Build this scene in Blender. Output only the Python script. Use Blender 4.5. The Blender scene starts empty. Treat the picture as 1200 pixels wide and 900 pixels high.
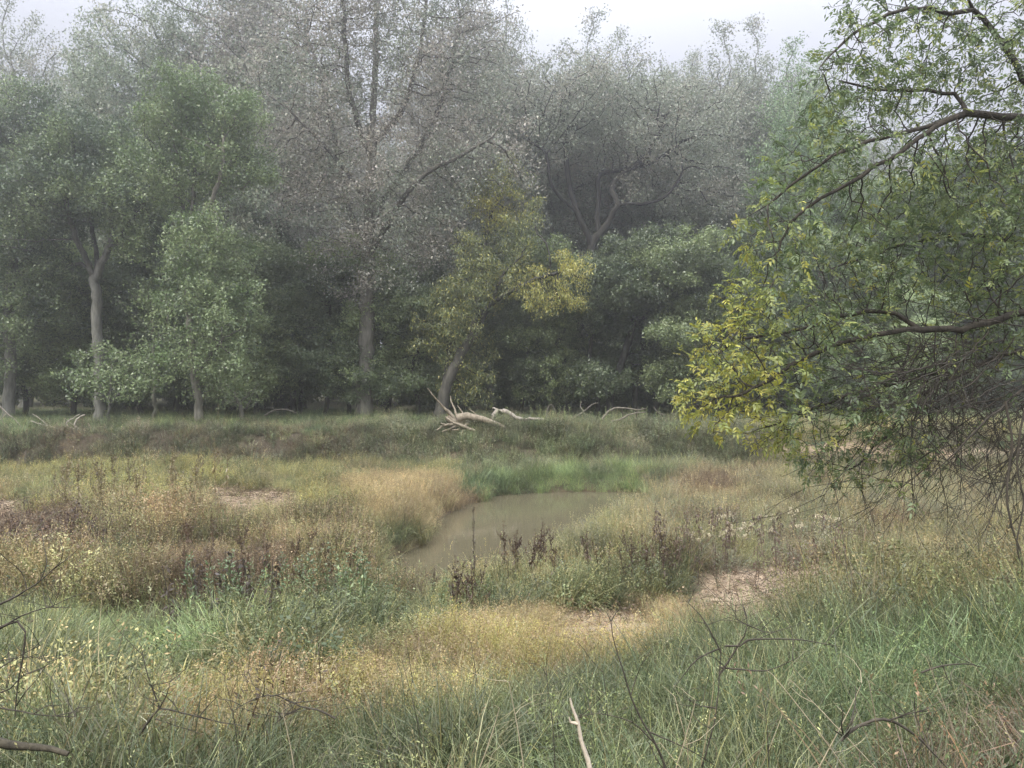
import bpy, math, random
import numpy as np

rng = np.random.default_rng(11)
random.seed(11)
sc = bpy.context.scene
col = sc.collection
F = 870.0          # focal length in pixels of the 1200 px wide photograph
EYE = 3.6          # eye height above the water

# ------------------------------------------------------------------ camera
cam = bpy.data.cameras.new("camera")
cam.sensor_width = 36.0
cam.lens = 36.0 * F / 1200.0
cam.clip_start = 0.05
cam.clip_end = 3000
camo = bpy.data.objects.new("camera", cam)
camo.location = (0, 0, EYE)
camo.rotation_euler = (math.radians(90), 0, 0)
col.objects.link(camo)
sc.camera = camo

# ------------------------------------------------------------------ world, sun, exposure
SUN_EL, SUN_AZ = math.radians(48), math.radians(215)    # azimuth clockwise from +Y (behind left of the camera)
w = bpy.data.worlds.new("World")
sc.world = w
w.use_nodes = True
nt = w.node_tree
nt.nodes.clear()
wo = nt.nodes.new("ShaderNodeOutputWorld")
sky = nt.nodes.new("ShaderNodeTexSky")
sky.sky_type = 'NISHITA'
sky.sun_disc = False
sky.sun_elevation = SUN_EL
sky.sun_rotation = SUN_AZ
sky.dust_density = 3.0
bg1 = nt.nodes.new("ShaderNodeBackground")
bg1.inputs[1].default_value = 0.05
nt.links.new(sky.outputs[0], bg1.inputs[0])
# even overcast: brighter to the zenith as a cloud layer is
tc = nt.nodes.new("ShaderNodeTexCoord")
sx = nt.nodes.new("ShaderNodeSeparateXYZ")
nt.links.new(tc.outputs['Generated'], sx.inputs[0])
mr = nt.nodes.new("ShaderNodeMapRange")
mr.interpolation_type = 'SMOOTHSTEP'
mr.inputs[1].default_value = 0.3
mr.inputs[2].default_value = 1.0
mr.inputs[3].default_value = 0.37
mr.inputs[4].default_value = 2.1
nt.links.new(sx.outputs[2], mr.inputs[0])
cn = nt.nodes.new("ShaderNodeTexNoise")
cn.inputs['Scale'].default_value = 1.6
cn.inputs['Detail'].default_value = 3
nt.links.new(tc.outputs['Generated'], cn.inputs['Vector'])
cr = nt.nodes.new("ShaderNodeMapRange")
cr.inputs[1].default_value = 0.3
cr.inputs[2].default_value = 0.7
cr.inputs[3].default_value = 0.93
cr.inputs[4].default_value = 1.05
nt.links.new(cn.outputs[0], cr.inputs[0])
mm = nt.nodes.new("ShaderNodeMath")
mm.operation = 'MULTIPLY'
nt.links.new(mr.outputs[0], mm.inputs[0])
nt.links.new(cr.outputs[0], mm.inputs[1])
bg2 = nt.nodes.new("ShaderNodeBackground")
bg2.inputs[0].default_value = (0.87, 0.895, 1.0, 1)
nt.links.new(mm.outputs[0], bg2.inputs[1])
mx = nt.nodes.new("ShaderNodeMixShader")
mx.inputs[0].default_value = 0.93
nt.links.new(bg1.outputs[0], mx.inputs[1])
nt.links.new(bg2.outputs[0], mx.inputs[2])
nt.links.new(mx.outputs[0], wo.inputs[0])

sl = bpy.data.lights.new("sun", 'SUN')
sl.energy = 1.5
sl.angle = math.radians(10)
sl.color = (1.0, 0.96, 0.88)
so = bpy.data.objects.new("sun", sl)
so.rotation_euler = (math.radians(90) - SUN_EL, 0, math.radians(180) - SUN_AZ)
so.location = (-10, -10, 40)
col.objects.link(so)

sc.view_settings.view_transform = 'Standard'
sc.view_settings.look = 'None'
sc.view_settings.exposure = 1.08
sc.view_settings.gamma = 1.0
sc.cycles.volume_bounces = 1
sc.cycles.max_bounces = 6
sc.cycles.diffuse_bounces = 3
sc.cycles.transparent_max_bounces = 4


# ------------------------------------------------------------------ helpers
def P(px, py, d):
    return np.array([(px - 600) / F * d, d, EYE + (450 - py) / F * d])


def lin(r, g, b):
    c = np.array([r, g, b], float) / 255
    return np.where(c < 0.04045, c / 12.92, ((c + 0.055) / 1.055) ** 2.4)


_lat = np.random.default_rng(5).random((256, 256))


def vn(x, y, s=1.0, o=0):
    x = np.asarray(x, float) / s + 37.3 * o + 1000
    y = np.asarray(y, float) / s + 11.7 * o + 1000
    xi, yi = np.floor(x).astype(int), np.floor(y).astype(int)
    fx, fy = x - xi, y - yi
    fx, fy = fx * fx * (3 - 2 * fx), fy * fy * (3 - 2 * fy)
    a = _lat[xi % 256, yi % 256]
    b = _lat[(xi + 1) % 256, yi % 256]
    c = _lat[xi % 256, (yi + 1) % 256]
    d = _lat[(xi + 1) % 256, (yi + 1) % 256]
    return (a * (1 - fx) + b * fx) * (1 - fy) + (c * (1 - fx) + d * fx) * fy


def fbm(x, y, s, o=0):
    return (vn(x, y, s, o) + .5 * vn(x, y, s / 2.1, o + 1) + .25 * vn(x, y, s / 4.3, o + 2)) / 1.75


def sst(a, b, x):
    t = np.clip((x - a) / (b - a), 0, 1)
    return t * t * (3 - 2 * t)


def inpoly(px, py, poly):
    res = np.zeros(len(px), bool)
    n = len(poly)
    for i in range(n):
        x1, y1 = poly[i]
        x2, y2 = poly[(i + 1) % n]
        if y1 == y2:
            continue
        c = ((y1 > py) != (y2 > py)) & (px < (x2 - x1) * (py - y1) / (y2 - y1) + x1)
        res ^= c
    return res


def polydist(x, y, poly):
    d = np.full(len(x), 1e9)
    n = len(poly)
    for i in range(n):
        x1, y1 = poly[i]
        x2, y2 = poly[(i + 1) % n]
        dx, dy = x2 - x1, y2 - y1
        t = np.clip(((x - x1) * dx + (y - y1) * dy) / (dx * dx + dy * dy), 0, 1)
        d = np.minimum(d, np.hypot(x - x1 - t * dx, y - y1 - t * dy))
    return np.where(inpoly(x, y, poly), -d, d)


def mesh_np(name, V, faces, cols=None, smooth=False, mats=()):
    """faces: list of int arrays, each (n,3) or (n,4)"""
    V = np.asarray(V, np.float32)
    me = bpy.data.meshes.new(name)
    me.vertices.add(len(V))
    me.vertices.foreach_set('co', V.ravel())
    faces = [np.asarray(f, np.int32) for f in faces if len(f)]
    if faces:
        loops = np.concatenate([f.ravel() for f in faces])
        tot = np.concatenate([np.full(len(f), f.shape[1], np.int32) for f in faces])
        start = np.concatenate([[0], np.cumsum(tot)[:-1]]).astype(np.int32)
        me.loops.add(len(loops))
        me.loops.foreach_set('vertex_index', loops)
        me.polygons.add(len(tot))
        me.polygons.foreach_set('loop_start', start)
        me.polygons.foreach_set('loop_total', tot)
        if smooth:
            me.polygons.foreach_set('use_smooth', np.ones(len(tot), bool))
    if cols is not None:
        a = me.attributes.new('tint', 'FLOAT_COLOR', 'POINT')
        c = np.ones((len(V), 4), np.float32)
        c[:, :3] = cols
        a.data.foreach_set('color', c.ravel())
    me.update()
    for m in mats:
        me.materials.append(m)
    return me


def link(name, me, parent=None, loc=None, color=None):
    o = bpy.data.objects.new(name, me)
    col.objects.link(o)
    if parent is not None:
        o.parent = parent
    if loc is not None:
        o.location = loc
    if color is not None:
        o.color = (*color, 1)
    return o


def tag(o, label=None, cat=None, group=None, kind=None):
    if label: o['label'] = label
    if cat: o['category'] = cat
    if group: o['group'] = group
    if kind: o['kind'] = kind
    return o


# ------------------------------------------------------------------ materials
def newmat(name):
    m = bpy.data.materials.new(name)
    m.use_nodes = True
    m.node_tree.nodes.clear()
    return m, m.node_tree


def leaf_mat(name, instanced=False, trans=0.35, objcol=True, gloss=0.06):
    m, t = newmat(name)
    N, L = t.nodes, t.links
    out = N.new("ShaderNodeOutputMaterial")
    at = N.new("ShaderNodeAttribute")
    at.attribute_type = 'GEOMETRY'
    at.attribute_name = 'tint'
    base = at.outputs['Color']
    if instanced:
        a2 = N.new("ShaderNodeAttribute")
        a2.attribute_type = 'INSTANCER'
        a2.attribute_name = 'tint'
        mu = N.new("ShaderNodeMixRGB")
        mu.blend_type = 'MULTIPLY'
        mu.inputs[0].default_value = 1
        L.new(base, mu.inputs[1])
        L.new(a2.outputs['Color'], mu.inputs[2])
        base = mu.outputs[0]
    elif objcol:
        oi = N.new("ShaderNodeObjectInfo")
        mu = N.new("ShaderNodeMixRGB")
        mu.blend_type = 'MULTIPLY'
        mu.inputs[0].default_value = 1
        L.new(base, mu.inputs[1])
        L.new(oi.outputs['Color'], mu.inputs[2])
        base = mu.outputs[0]
    d = N.new("ShaderNodeBsdfDiffuse")
    tr = N.new("ShaderNodeBsdfTranslucent")
    g = N.new("ShaderNodeBsdfGlossy")
    g.inputs['Roughness'].default_value = 0.45
    m1 = N.new("ShaderNodeMixShader")
    m1.inputs[0].default_value = trans
    m2 = N.new("ShaderNodeMixShader")
    m2.inputs[0].default_value = gloss
    L.new(base, d.inputs[0])
    L.new(base, tr.inputs[0])
    L.new(d.outputs[0], m1.inputs[1])
    L.new(tr.outputs[0], m1.inputs[2])
    L.new(m1.outputs[0], m2.inputs[1])
    L.new(g.outputs[0], m2.inputs[2])
    L.new(m2.outputs[0], out.inputs[0])
    return m


def bark_mat(name, c1, c2, scale=6, bump=0.6, stretch=0.25):
    m, t = newmat(name)
    N, L = t.nodes, t.links
    out = N.new("ShaderNodeOutputMaterial")
    b = N.new("ShaderNodeBsdfPrincipled")
    b.inputs['Roughness'].default_value = 0.9
    tc = N.new("ShaderNodeTexCoord")
    mp = N.new("ShaderNodeMapping")
    mp.inputs['Scale'].default_value = (1, 1, stretch)
    nz = N.new("ShaderNodeTexNoise")
    nz.inputs['Scale'].default_value = scale
    nz.inputs['Detail'].default_value = 6
    nz.inputs['Roughness'].default_value = 0.65
    r = N.new("ShaderNodeValToRGB")
    r.color_ramp.elements[0].position = 0.35
    r.color_ramp.elements[0].color = (*c1, 1)
    r.color_ramp.elements[1].position = 0.68
    r.color_ramp.elements[1].color = (*c2, 1)
    bp = N.new("ShaderNodeBump")
    bp.inputs['Strength'].default_value = bump
    bp.inputs['Distance'].default_value = 0.03
    L.new(tc.outputs['Object'], mp.inputs[0])
    L.new(mp.outputs[0], nz.inputs['Vector'])
    L.new(nz.outputs[0], r.inputs[0])
    L.new(nz.outputs[0], bp.inputs['Height'])
    oi = N.new("ShaderNodeObjectInfo")
    mu = N.new("ShaderNodeMixRGB")
    mu.blend_type = 'MULTIPLY'
    mu.inputs[0].default_value = 1
    L.new(r.outputs[0], mu.inputs[1])
    L.new(oi.outputs['Color'], mu.inputs[2])
    L.new(mu.outputs[0], b.inputs['Base Color'])
    L.new(bp.outputs[0], b.inputs['Normal'])
    L.new(b.outputs[0], out.inputs[0])
    return m


M_LEAF = leaf_mat('tree_leaves', trans=0.3)
M_NEAR = leaf_mat('near_leaves', trans=0.42, gloss=0.05)
M_HERB = leaf_mat('herb_leaves', trans=0.2)
M_GRASS = leaf_mat('grass_blades', instanced=True, trans=0.2, gloss=0.04)
M_BARK = bark_mat('grey_bark', (.085, .083, .068), (.225, .222, .19))
M_DARKBARK = bark_mat('dark_bark', (.034, .032, .024), (.11, .103, .082))
M_TWIG = bark_mat('twig_bark', (.03, .025, .017), (.095, .08, .058), scale=30, bump=.3)
M_DEAD = bark_mat('bleached_wood', (.22, .19, .15), (.50, .45, .37), scale=10, bump=.7)

# ------------------------------------------------------------------ terrain
POND = [(-0.4, 24.0), (1.8, 24.9), (4.3, 24.8), (4.9, 23.0), (3.9, 20.9), (2.9, 18.6), (1.9, 16.9), (1.0, 15.2), (.3, 13.8),
        (-.3, 12.6), (-1.2, 11.6), (-2.3, 12.6), (-2.45, 14.0), (-2.45, 15.2), (-2.05, 16.6), (-1.85, 18.3),
        (-1.9, 19.6), (-1.35, 21.8)]
CHAN = [(-1.7, 12.9), (-2.6, 12.2), (-3.8, 11.3), (-5.0, 10.95), (-6.3, 10.9), (-9, 11.2), (-9, 10.3), (-6.2, 9.85), (-5.0, 9.85),
        (-3.5, 10.5), (-2.4, 11.4), (-1.4, 12.3)]


def bank_y(x):
    x = np.asarray(x, float)
    return 27.2 - 4.0 * sst(7, 13, x) - 1.0 * sst(-9, -18, x) + 1.0 * (fbm(x, x * 0 + 3, 4.0, 7) - .5) + .5 * (vn(x, x * 0, .9, 3) - .5)


def H(x, y):
    shp = np.shape(x)
    x = np.asarray(x, float).ravel()
    y = np.asarray(y, float).ravel()
    r = sst(0.5, 5, x)
    yy = y - 1.6 * r + 1.2 * sst(-1, -5, x)
    z = np.interp(yy, [-4, 0, 3, 5, 7, 9, 10.2], [2.15, 2.08, 1.93, 1.62, 1.12, .62, .46])
    z = z + 0.10 * r * sst(14, 9, y)
    yb = bank_y(x)
    steep = 3.0 - 1.1 * sst(-3, -7, x)
    t = sst(0, 1, (y - yb) / steep + (fbm(x, y, 1.1, 15) - .5) * .5)
    z = z + t * (1.78 - .47)
    # lip at the eroded left part
    z = z + 0.012 * np.clip(y - 34, 0, 60) + 0.03 * np.clip(y - 110, 0, 400)
    flat = sst(60, 35, y)
    z = z + (fbm(x, y, 3.2, 1) - .5) * .34 * flat * sst(2, 9, y) + (fbm(x, y, .8, 4) - .5) * .12
    z = z + (fbm(x, y, 25, 9) - .5) * 1.2 * sst(50, 80, y)
    # rise of the left point bar
    z = z + .35 * np.exp(-((x + 6.5) / 3.0) ** 2 - ((y - 17) / 3.6) ** 2)
    s = np.minimum(polydist(x, y, POND), polydist(x, y, CHAN) + .12)
    s = s + (vn(x, y, .7, 2) - .5) * .35
    k = sst(-.45, .75, s)
    z = -.38 * (1 - k) + z * k
    return z.reshape(shp)


def axis(lo, hi, fine_lo, fine_hi, st, g=1.22):
    a = list(np.arange(fine_lo, fine_hi + 1e-6, st))
    v, s = a[-1], st
    while v < hi:
        s *= g
        v += s
        a.append(v)
    v, s = a[0], st
    while v > lo:
        s *= g
        v -= s
        a.insert(0, v)
    return np.array(a)


# ------- zones of plant cover, drawn as polygons on the photograph and used on the ground under them
def ZP(px, py, h=0.55):
    """pixel to ground-plane point (approximate height h)"""
    return px, py


SAND = [[(222, 572), (262, 570), (300, 573), (366, 571), (370, 608), (330, 614), (290, 610), (232, 612)],
        [(-60, 586), (36, 584), (46, 620), (-60, 626)],
        [(815, 674), (880, 662), (960, 662), (1030, 670), (1130, 668), (1130, 700), (1010, 716), (960, 732), (905, 742), (840, 752),
         (805, 724)],
        [(650, 722), (750, 712), (790, 740), (720, 770), (640, 756)],
        [(60, 818), (150, 808), (190, 822), (120, 838), (50, 836)],
        [(900, 522), (1000, 518), (1060, 524), (1200, 528), (1200, 540), (1050, 536), (940, 534)]]

# name, polygon (base positions), densities per kind, height scale, colours
GRE = [lin(112, 122, 82), lin(94, 104, 72), lin(134, 140, 98), lin(78, 88, 62)]
TOE = [lin(124, 142, 92), lin(104, 122, 82), lin(142, 158, 104)]
DRK = [lin(84, 96, 66), lin(96, 92, 68), lin(74, 86, 60)]
BLU = [lin(96, 114, 80), lin(82, 98, 70), lin(112, 130, 90)]
TAN = [lin(160, 147, 112), lin(172, 158, 120), lin(146, 134, 102), lin(144, 138, 104)]
YEL = [lin(156, 150, 92), lin(168, 160, 98), lin(142, 140, 88)]
OLV = [lin(140, 140, 96), lin(124, 130, 88), lin(150, 146, 104)]
BRN = [lin(112, 96, 76), lin(96, 84, 70), lin(128, 112, 88)]
GRY = [lin(126, 128, 104), lin(112, 118, 96), lin(140, 136, 112)]
ORG = [lin(162, 142, 112), lin(148, 130, 104), lin(140, 130, 100)]
BANKC = [lin(124, 138, 96), lin(104, 116, 84), lin(146, 150, 110), lin(156, 150, 118)]

ZONES = [
    # 0 default: right and general flat
    (None, dict(G=10, D=16, H=6, S=6), .8, [TAN, OLV, GRY]),
    # terrace grass behind the crest, shade put into its duller greens
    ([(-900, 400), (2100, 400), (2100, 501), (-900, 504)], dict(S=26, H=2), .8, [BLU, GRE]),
    # crest grass, sunlight put into its lighter greens
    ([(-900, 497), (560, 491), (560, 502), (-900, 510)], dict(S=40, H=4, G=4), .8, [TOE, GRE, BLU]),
    # bank face
    ([(-900, 509), (560, 502), (560, 548), (-900, 546)], dict(S=8, H=34, G=5, D=5), .8, [DRK, BANKC, DRK, GRY, BRN, BANKC]),
    ([(430, 497), (860, 497), (900, 515), (870, 552), (540, 556), (430, 546)], dict(S=8, H=38, G=6, D=4), .85, [BANKC, GRY, BANKC, DRK, GRE]),
    # yellow-green flat at left
    ([(-900, 544), (545, 546), (545, 600), (-900, 612)], dict(G=7, D=12, H=24), .8, [OLV, YEL, OLV, GRE, TAN]),
    ([(-900, 600), (300, 596), (450, 600), (520, 615), (500, 640), (470, 700), (-900, 700)], dict(D=18, H=18, G=8), .95, [ORG, OLV, TAN, BRN, OLV, DRK]),
    ([(-900, 595), (100, 598), (112, 640), (60, 652), (-900, 650)], dict(H=16, D=6), .9, [BRN]),
    ([(190, 640), (330, 640), (350, 690), (230, 700)], dict(D=12, H=10, G=4), .9, [BRN, ORG]),
    # green hummock against the water
    ([(415, 605), (480, 598), (505, 640), (470, 676), (430, 660)], dict(G=26, H=3), .9, [GRE, OLV]),
    # tan peninsula
    ([(400, 566), (470, 560), (600, 562), (594, 590), (530, 618), (490, 628), (440, 606)], dict(D=40, H=4), .75, [TAN, TAN, ORG]),
    # green toe of the far bank
    ([(545, 552), (640, 550), (800, 548), (830, 570), (745, 582), (590, 586), (540, 570)], dict(G=34, S=10), .8, [TOE, TOE, BLU]),
    # right flats
    ([(750, 556), (1300, 545), (1300, 668), (820, 668), (760, 640)], dict(D=20, G=8, H=5), .8, [GRY, TAN, GRY, OLV, BRN]),
    ([(780, 560), (870, 556), (880, 580), (800, 590)], dict(D=12, H=10), .7, [BRN, TAN]),
    ([(790, 612), (1000, 604), (1010, 664), (800, 668)], dict(D=14, H=12, G=5), .8, [BRN, GRY, OLV]),
    # mixed weeds in front of the water
    ([(440, 690), (560, 680), (700, 664), (800, 650), (860, 690), (620, 700), (500, 712), (430, 730)], dict(G=20, H=16, D=6), 1.0, [GRE, OLV, GRE, TAN]),
    ([(190, 690), (440, 690), (500, 705), (470, 735), (300, 750), (200, 760)], dict(H=22, G=12, D=6), .75, [GRE, GRE, OLV]),
    ([(-900, 690), (190, 690), (230, 730), (180, 790), (-900, 830)], dict(G=36, D=4), .75, [GRE, GRE, OLV]),
    ([(90, 738), (270, 735), (285, 792), (80, 800)], dict(S=26, H=6), .6, [GRE, OLV, GRE]),
    ([(40, 700), (250, 700), (260, 735), (60, 738)], dict(S=30, G=16), .7, [TOE, TOE, GRE]),
    ([(425, 690), (560, 684), (610, 720), (560, 752), (430, 745)], dict(H=14, G=5, D=6), .5, [GRE, OLV, BRN]),
    # band of dry yellow herbs
    ([(120, 850), (150, 806), (200, 775), (320, 748), (460, 738), (520, 716), (620, 694), (760, 684), (840, 690), (850, 712), (740, 742),
      (640, 762), (480, 800), (380, 812), (240, 838), (150, 856)], dict(H=24, D=36), .42, [TAN, TAN, ORG, YEL, TAN]),
    # dark brush below the dry band
    ([(250, 815), (400, 800), (440, 830), (300, 850)], dict(G=10, H=12, D=10), .7, [BRN, GRE]),
    # foreground green
    ([(-900, 815), (60, 812), (130, 838), (240, 828), (380, 806), (500, 790), (640, 760), (760, 738), (850, 708), (1000, 694),
      (1300, 676), (2300, 660), (2300, 3000), (-900, 3000)], dict(G=74, D=12), .56, [GRE, BLU, GRE, GRE, DRK, GRE]),
    ([(1120, 800), (1300, 760), (1500, 900), (1300, 1300), (1040, 1300), (1060, 860)], dict(G=26, D=6, H=2), .75, [DRK, BRN, GRE]),  # near tree's shade put into darker grass colours and sparser cover
    ([(960, 730), (1260, 700), (1260, 760), (1000, 790)], dict(G=60, D=6), .6, [BLU, GRE, TOE]),
]


def zone_of(px, py, y=None):
    if y is not None:
        py = py - np.interp(y, [8, 12, 20, 28], [.29, .27, .18, .08]) / np.maximum(y, .4) * F
    z = np.zeros(len(px), int)
    for i, (poly, *_r) in enumerate(ZONES):
        if poly is not None:
            z[inpoly(px, py, poly)] = i
    return z


def topx(x, y, z):
    yc = np.maximum(y, .4)
    return 600 + x / yc * F, 450 + (EYE - z) / yc * F


def ground_cols(x, y, z):
    px, py = topx(x, y, z)
    jx = px + (vn(x, y, .5, 21) - .5) * 24
    jy = py + (vn(x, y, .5, 22) - .5) * 10
    zid = zone_of(jx, jy, y)
    n = fbm(x, y, .9, 30)[:, None]
    soil = lin(88, 74, 56) * (1 - n) + lin(118, 100, 78) * n
    green = lin(56, 60, 40) * (1 - n) + lin(80, 78, 54) * n
    c = soil * .55 + green * .45
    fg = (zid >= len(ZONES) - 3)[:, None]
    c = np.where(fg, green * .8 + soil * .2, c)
    c = np.where((zid == 1)[:, None], green, c)
    c = np.where((y > 36)[:, None], lin(86, 84, 60), c)
    s = np.zeros(len(x), bool)
    for p in SAND:
        s |= inpoly(jx, jy, p)
    sand = lin(150, 130, 106) * (1 - n) + lin(180, 160, 134) * n
    c = np.where(s[:, None], sand, c)
    wet = sst(.22, .0, z)[:, None]
    c = c * (1 - wet) + lin(98, 84, 62) * wet
    slope = sst(.0, .2, (y - bank_y(x)) / 3) * sst(1.3, .9, (y - bank_y(x)) / 3)
    bare = (.7 * slope * sst(.50, .66, fbm(x, y, 1.6, 40)) * sst(4, -5, x))[:, None]
    c = c * (1 - bare) + lin(74, 65, 53) * bare  # bare bank earth, its colour darkened for the shadow of the overhang
    return c


xs = axis(-420, 420, -26, 24, .22)
ys = axis(-40, 460, 1.0, 40, .2)
GX, GY = np.meshgrid(xs, ys)
GZ = H(GX, GY)
V = np.stack([GX.ravel(), GY.ravel(), GZ.ravel()], 1)
nx, ny = len(xs), len(ys)
i = np.arange(ny - 1)[:, None] * nx + np.arange(nx - 1)[None, :]
Fq = np.stack([i, i + 1, i + nx + 1, i + nx], -1).reshape(-1, 4)
m, t = newmat('soil')
N, L = t.nodes, t.links
out = N.new("ShaderNodeOutputMaterial")
b = N.new("ShaderNodeBsdfPrincipled")
b.inputs['Roughness'].default_value = 0.95
at = N.new("ShaderNodeAttribute")
at.attribute_name = 'tint'
nz = N.new("ShaderNodeTexNoise")
nz.inputs['Scale'].default_value = 14
nz.inputs['Detail'].default_value = 8
nz.inputs['Roughness'].default_value = 0.7
tcn = N.new("ShaderNodeTexCoord")
L.new(tcn.outputs['Object'], nz.inputs['Vector'])
rr = N.new("ShaderNodeMapRange")
rr.inputs[1].default_value = .3
rr.inputs[2].default_value = .7
rr.inputs[3].default_value = .72
rr.inputs[4].default_value = 1.22
L.new(nz.outputs[0], rr.inputs[0])
mu = N.new("ShaderNodeVectorMath")
mu.operation = 'SCALE'
L.new(at.outputs['Color'], mu.inputs[0])
L.new(rr.outputs[0], mu.inputs['Scale'])
L.new(mu.outputs[0], b.inputs['Base Color'])
bp = N.new("ShaderNodeBump")
bp.inputs['Strength'].default_value = .8
bp.inputs['Distance'].default_value = .06
L.new(nz.outputs[0], bp.inputs['Height'])
L.new(bp.outputs[0], b.inputs['Normal'])
L.new(b.outputs[0], out.inputs[0])
ground = link('ground', mesh_np('ground', V, [Fq], ground_cols(V[:, 0], V[:, 1], V[:, 2]), True, [m]))
tag(ground, kind='structure')

# water
m, t = newmat('muddy_water')
N, L = t.nodes, t.links
out = N.new("ShaderNodeOutputMaterial")
b = N.new("ShaderNodeBsdfPrincipled")
b.inputs['Base Color'].default_value = (*lin(96, 90, 71), 1)
b.inputs['Roughness'].default_value = 0.04
b.inputs['IOR'].default_value = 1.33
nz = N.new("ShaderNodeTexNoise")
nz.inputs['Scale'].default_value = 3.5
nz.inputs['Detail'].default_value = 3
tcn = N.new("ShaderNodeTexCoord")
mp = N.new("ShaderNodeMapping")
mp.inputs['Scale'].default_value = (1, 2.2, 1)
L.new(tcn.outputs['Object'], mp.inputs[0])
L.new(mp.outputs[0], nz.inputs['Vector'])
bp = N.new("ShaderNodeBump")
bp.inputs['Strength'].default_value = .07
bp.inputs['Distance'].default_value = .02
L.new(nz.outputs[0], bp.inputs['Height'])
L.new(bp.outputs[0], b.inputs['Normal'])
L.new(b.outputs[0], out.inputs[0])
gx, gy = np.linspace(-10.5, 7, 12), np.linspace(9.0, 26.2, 12)
WX, WY = np.meshgrid(gx, gy)
i = np.arange(11)[:, None] * 12 + np.arange(11)[None, :]
water = link('water', mesh_np('water', np.stack([WX.ravel(), WY.ravel(), WX.ravel() * 0], 1),
             [np.stack([i, i + 1, i + 13, i + 12], -1).reshape(-1, 4)], None, True, [m]))
tag(water, kind='structure')


# ------------------------------------------------------------------ plant templates (for the instanced ground cover)
class MB:
    def __init__(s):
        s.V, s.F, s.C, s.n = [], [], [], 0

    def add(s, V, F, c):
        V = np.asarray(V, float)
        s.V.append(V)
        s.F.append(np.asarray(F) + s.n)
        cc = np.ones((len(V), 3)) * c
        s.C.append(cc)
        s.n += len(V)

    def arrays(s):
        f3 = [f for f in s.F if f.shape[1] == 3]
        f4 = [f for f in s.F if f.shape[1] == 4]
        return (np.concatenate(s.V), [np.concatenate(f) for f in (f3, f4) if f], np.concatenate(s.C))

    def mesh(s, name, mats, smooth=False):
        V, Fs, C = s.arrays()
        return mesh_np(name, V, Fs, C, smooth, mats)


def blade(mb, r, base, az, L, w, lean, bend, c, segs=4):
    """a tapering blade that arches over"""
    p = np.array(base, float)
    d = np.array([math.cos(az), math.sin(az), 0])
    side = np.array([-d[1], d[0], 0])
    ang = lean
    pts = [p.copy()]
    for k in range(segs):
        v = d * math.sin(ang) + np.array([0, 0, math.cos(ang)])
        p = p + v * L / segs
        ang += bend / segs * (1 + .6 * k)
        pts.append(p.copy())
    V = []
    tw = r.uniform(-.7, .7)
    for k, q in enumerate(pts[:-1]):
        ww = w * (1 - (k / segs) ** 2 * .75) * .5
        s2 = side * math.cos(tw) + d * math.sin(tw)
        V += [q - s2 * ww, q + s2 * ww]
    V.append(pts[-1])
    n = len(V)
    F4 = [[2 * k, 2 * k + 1, 2 * k + 3, 2 * k + 2] for k in range(segs - 1)]
    mb.add(V, F4, c)
    mb.F.append(np.array([[n - 3, n - 2, n - 1]]) + mb.n - n)
    return pts


def leaf4(mb, p, a, nrm, L, w, c):
    a = a / (np.linalg.norm(a) + 1e-9)
    s = np.cross(a, nrm)
    s = s / (np.linalg.norm(s) + 1e-9)
    mb.add([p, p + a * L * .45 + s * w * .5, p + a * L, p + a * L * .45 - s * w * .5], [[0, 1, 2, 3]], c)


def tube(mb, pts, rad, sides, c=(1, 1, 1), cap=True):
    pts = np.asarray(pts, float)
    rad = np.asarray(rad, float)
    n = len(pts)
    t = np.gradient(pts, axis=0)
    t /= np.linalg.norm(t, axis=1)[:, None] + 1e-9
    up = np.array([0, 0, 1.]) if abs(t[0][2]) < .9 else np.array([1., 0, 0])
    a = np.cross(t, up)
    a /= np.linalg.norm(a, axis=1)[:, None] + 1e-9
    b = np.cross(t, a)
    th = np.arange(sides) / sides * 2 * math.pi
    V = pts[:, None] + rad[:, None, None] * (np.cos(th)[None, :, None] * a[:, None] + np.sin(th)[None, :, None] * b[:, None])
    V = V.reshape(-1, 3)
    k = np.arange(n - 1)[:, None] * sides + np.arange(sides)[None, :]
    k2 = np.arange(n - 1)[:, None] * sides + (np.arange(sides)[None, :] + 1) % sides
    mb.add(V, np.stack([k, k2, k2 + sides, k + sides], -1).reshape(-1, 4), c)


def t_grass(r, n=50, L=.62, w=.0045, spread=.18, dry=.3, seeds=1):
    mb = MB()
    for _ in range(n):
        a = r.uniform(0, 6.28)
        rad = spread * math.sqrt(r.uniform(0, 1))
        c = np.array([1, 1, 1]) * r.uniform(.72, 1.25)
        if r.random() < dry:
            c = np.array([1.6, 1.42, 1.5]) * r.uniform(.55, 1.25)
        a2 = a + r.uniform(-1, 1)
        blade(mb, r, (rad * math.cos(a), rad * math.sin(a), -.02), a2, L * r.uniform(.45, 1.15), w * r.uniform(.6, 1.3),
              r.uniform(.02, .5), r.uniform(.2, 2.6) , c)
    for _ in range(seeds):
        a = r.uniform(0, 6.28)
        pts = blade(mb, r, (0, 0, 0), a, L * r.uniform(1.1, 1.4), .004, r.uniform(.05, .2), r.uniform(.1, .6), (1.7, 1.45, 1.2), 3)
        for q in range(9):
            leaf4(mb, pts[-1] - np.array([0, 0, .012 * q]), r.normal(size=3) * .5 + [0, 0, 1], r.normal(size=3), .018, .006, (1.8, 1.6, 1.5))
    return mb


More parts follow.
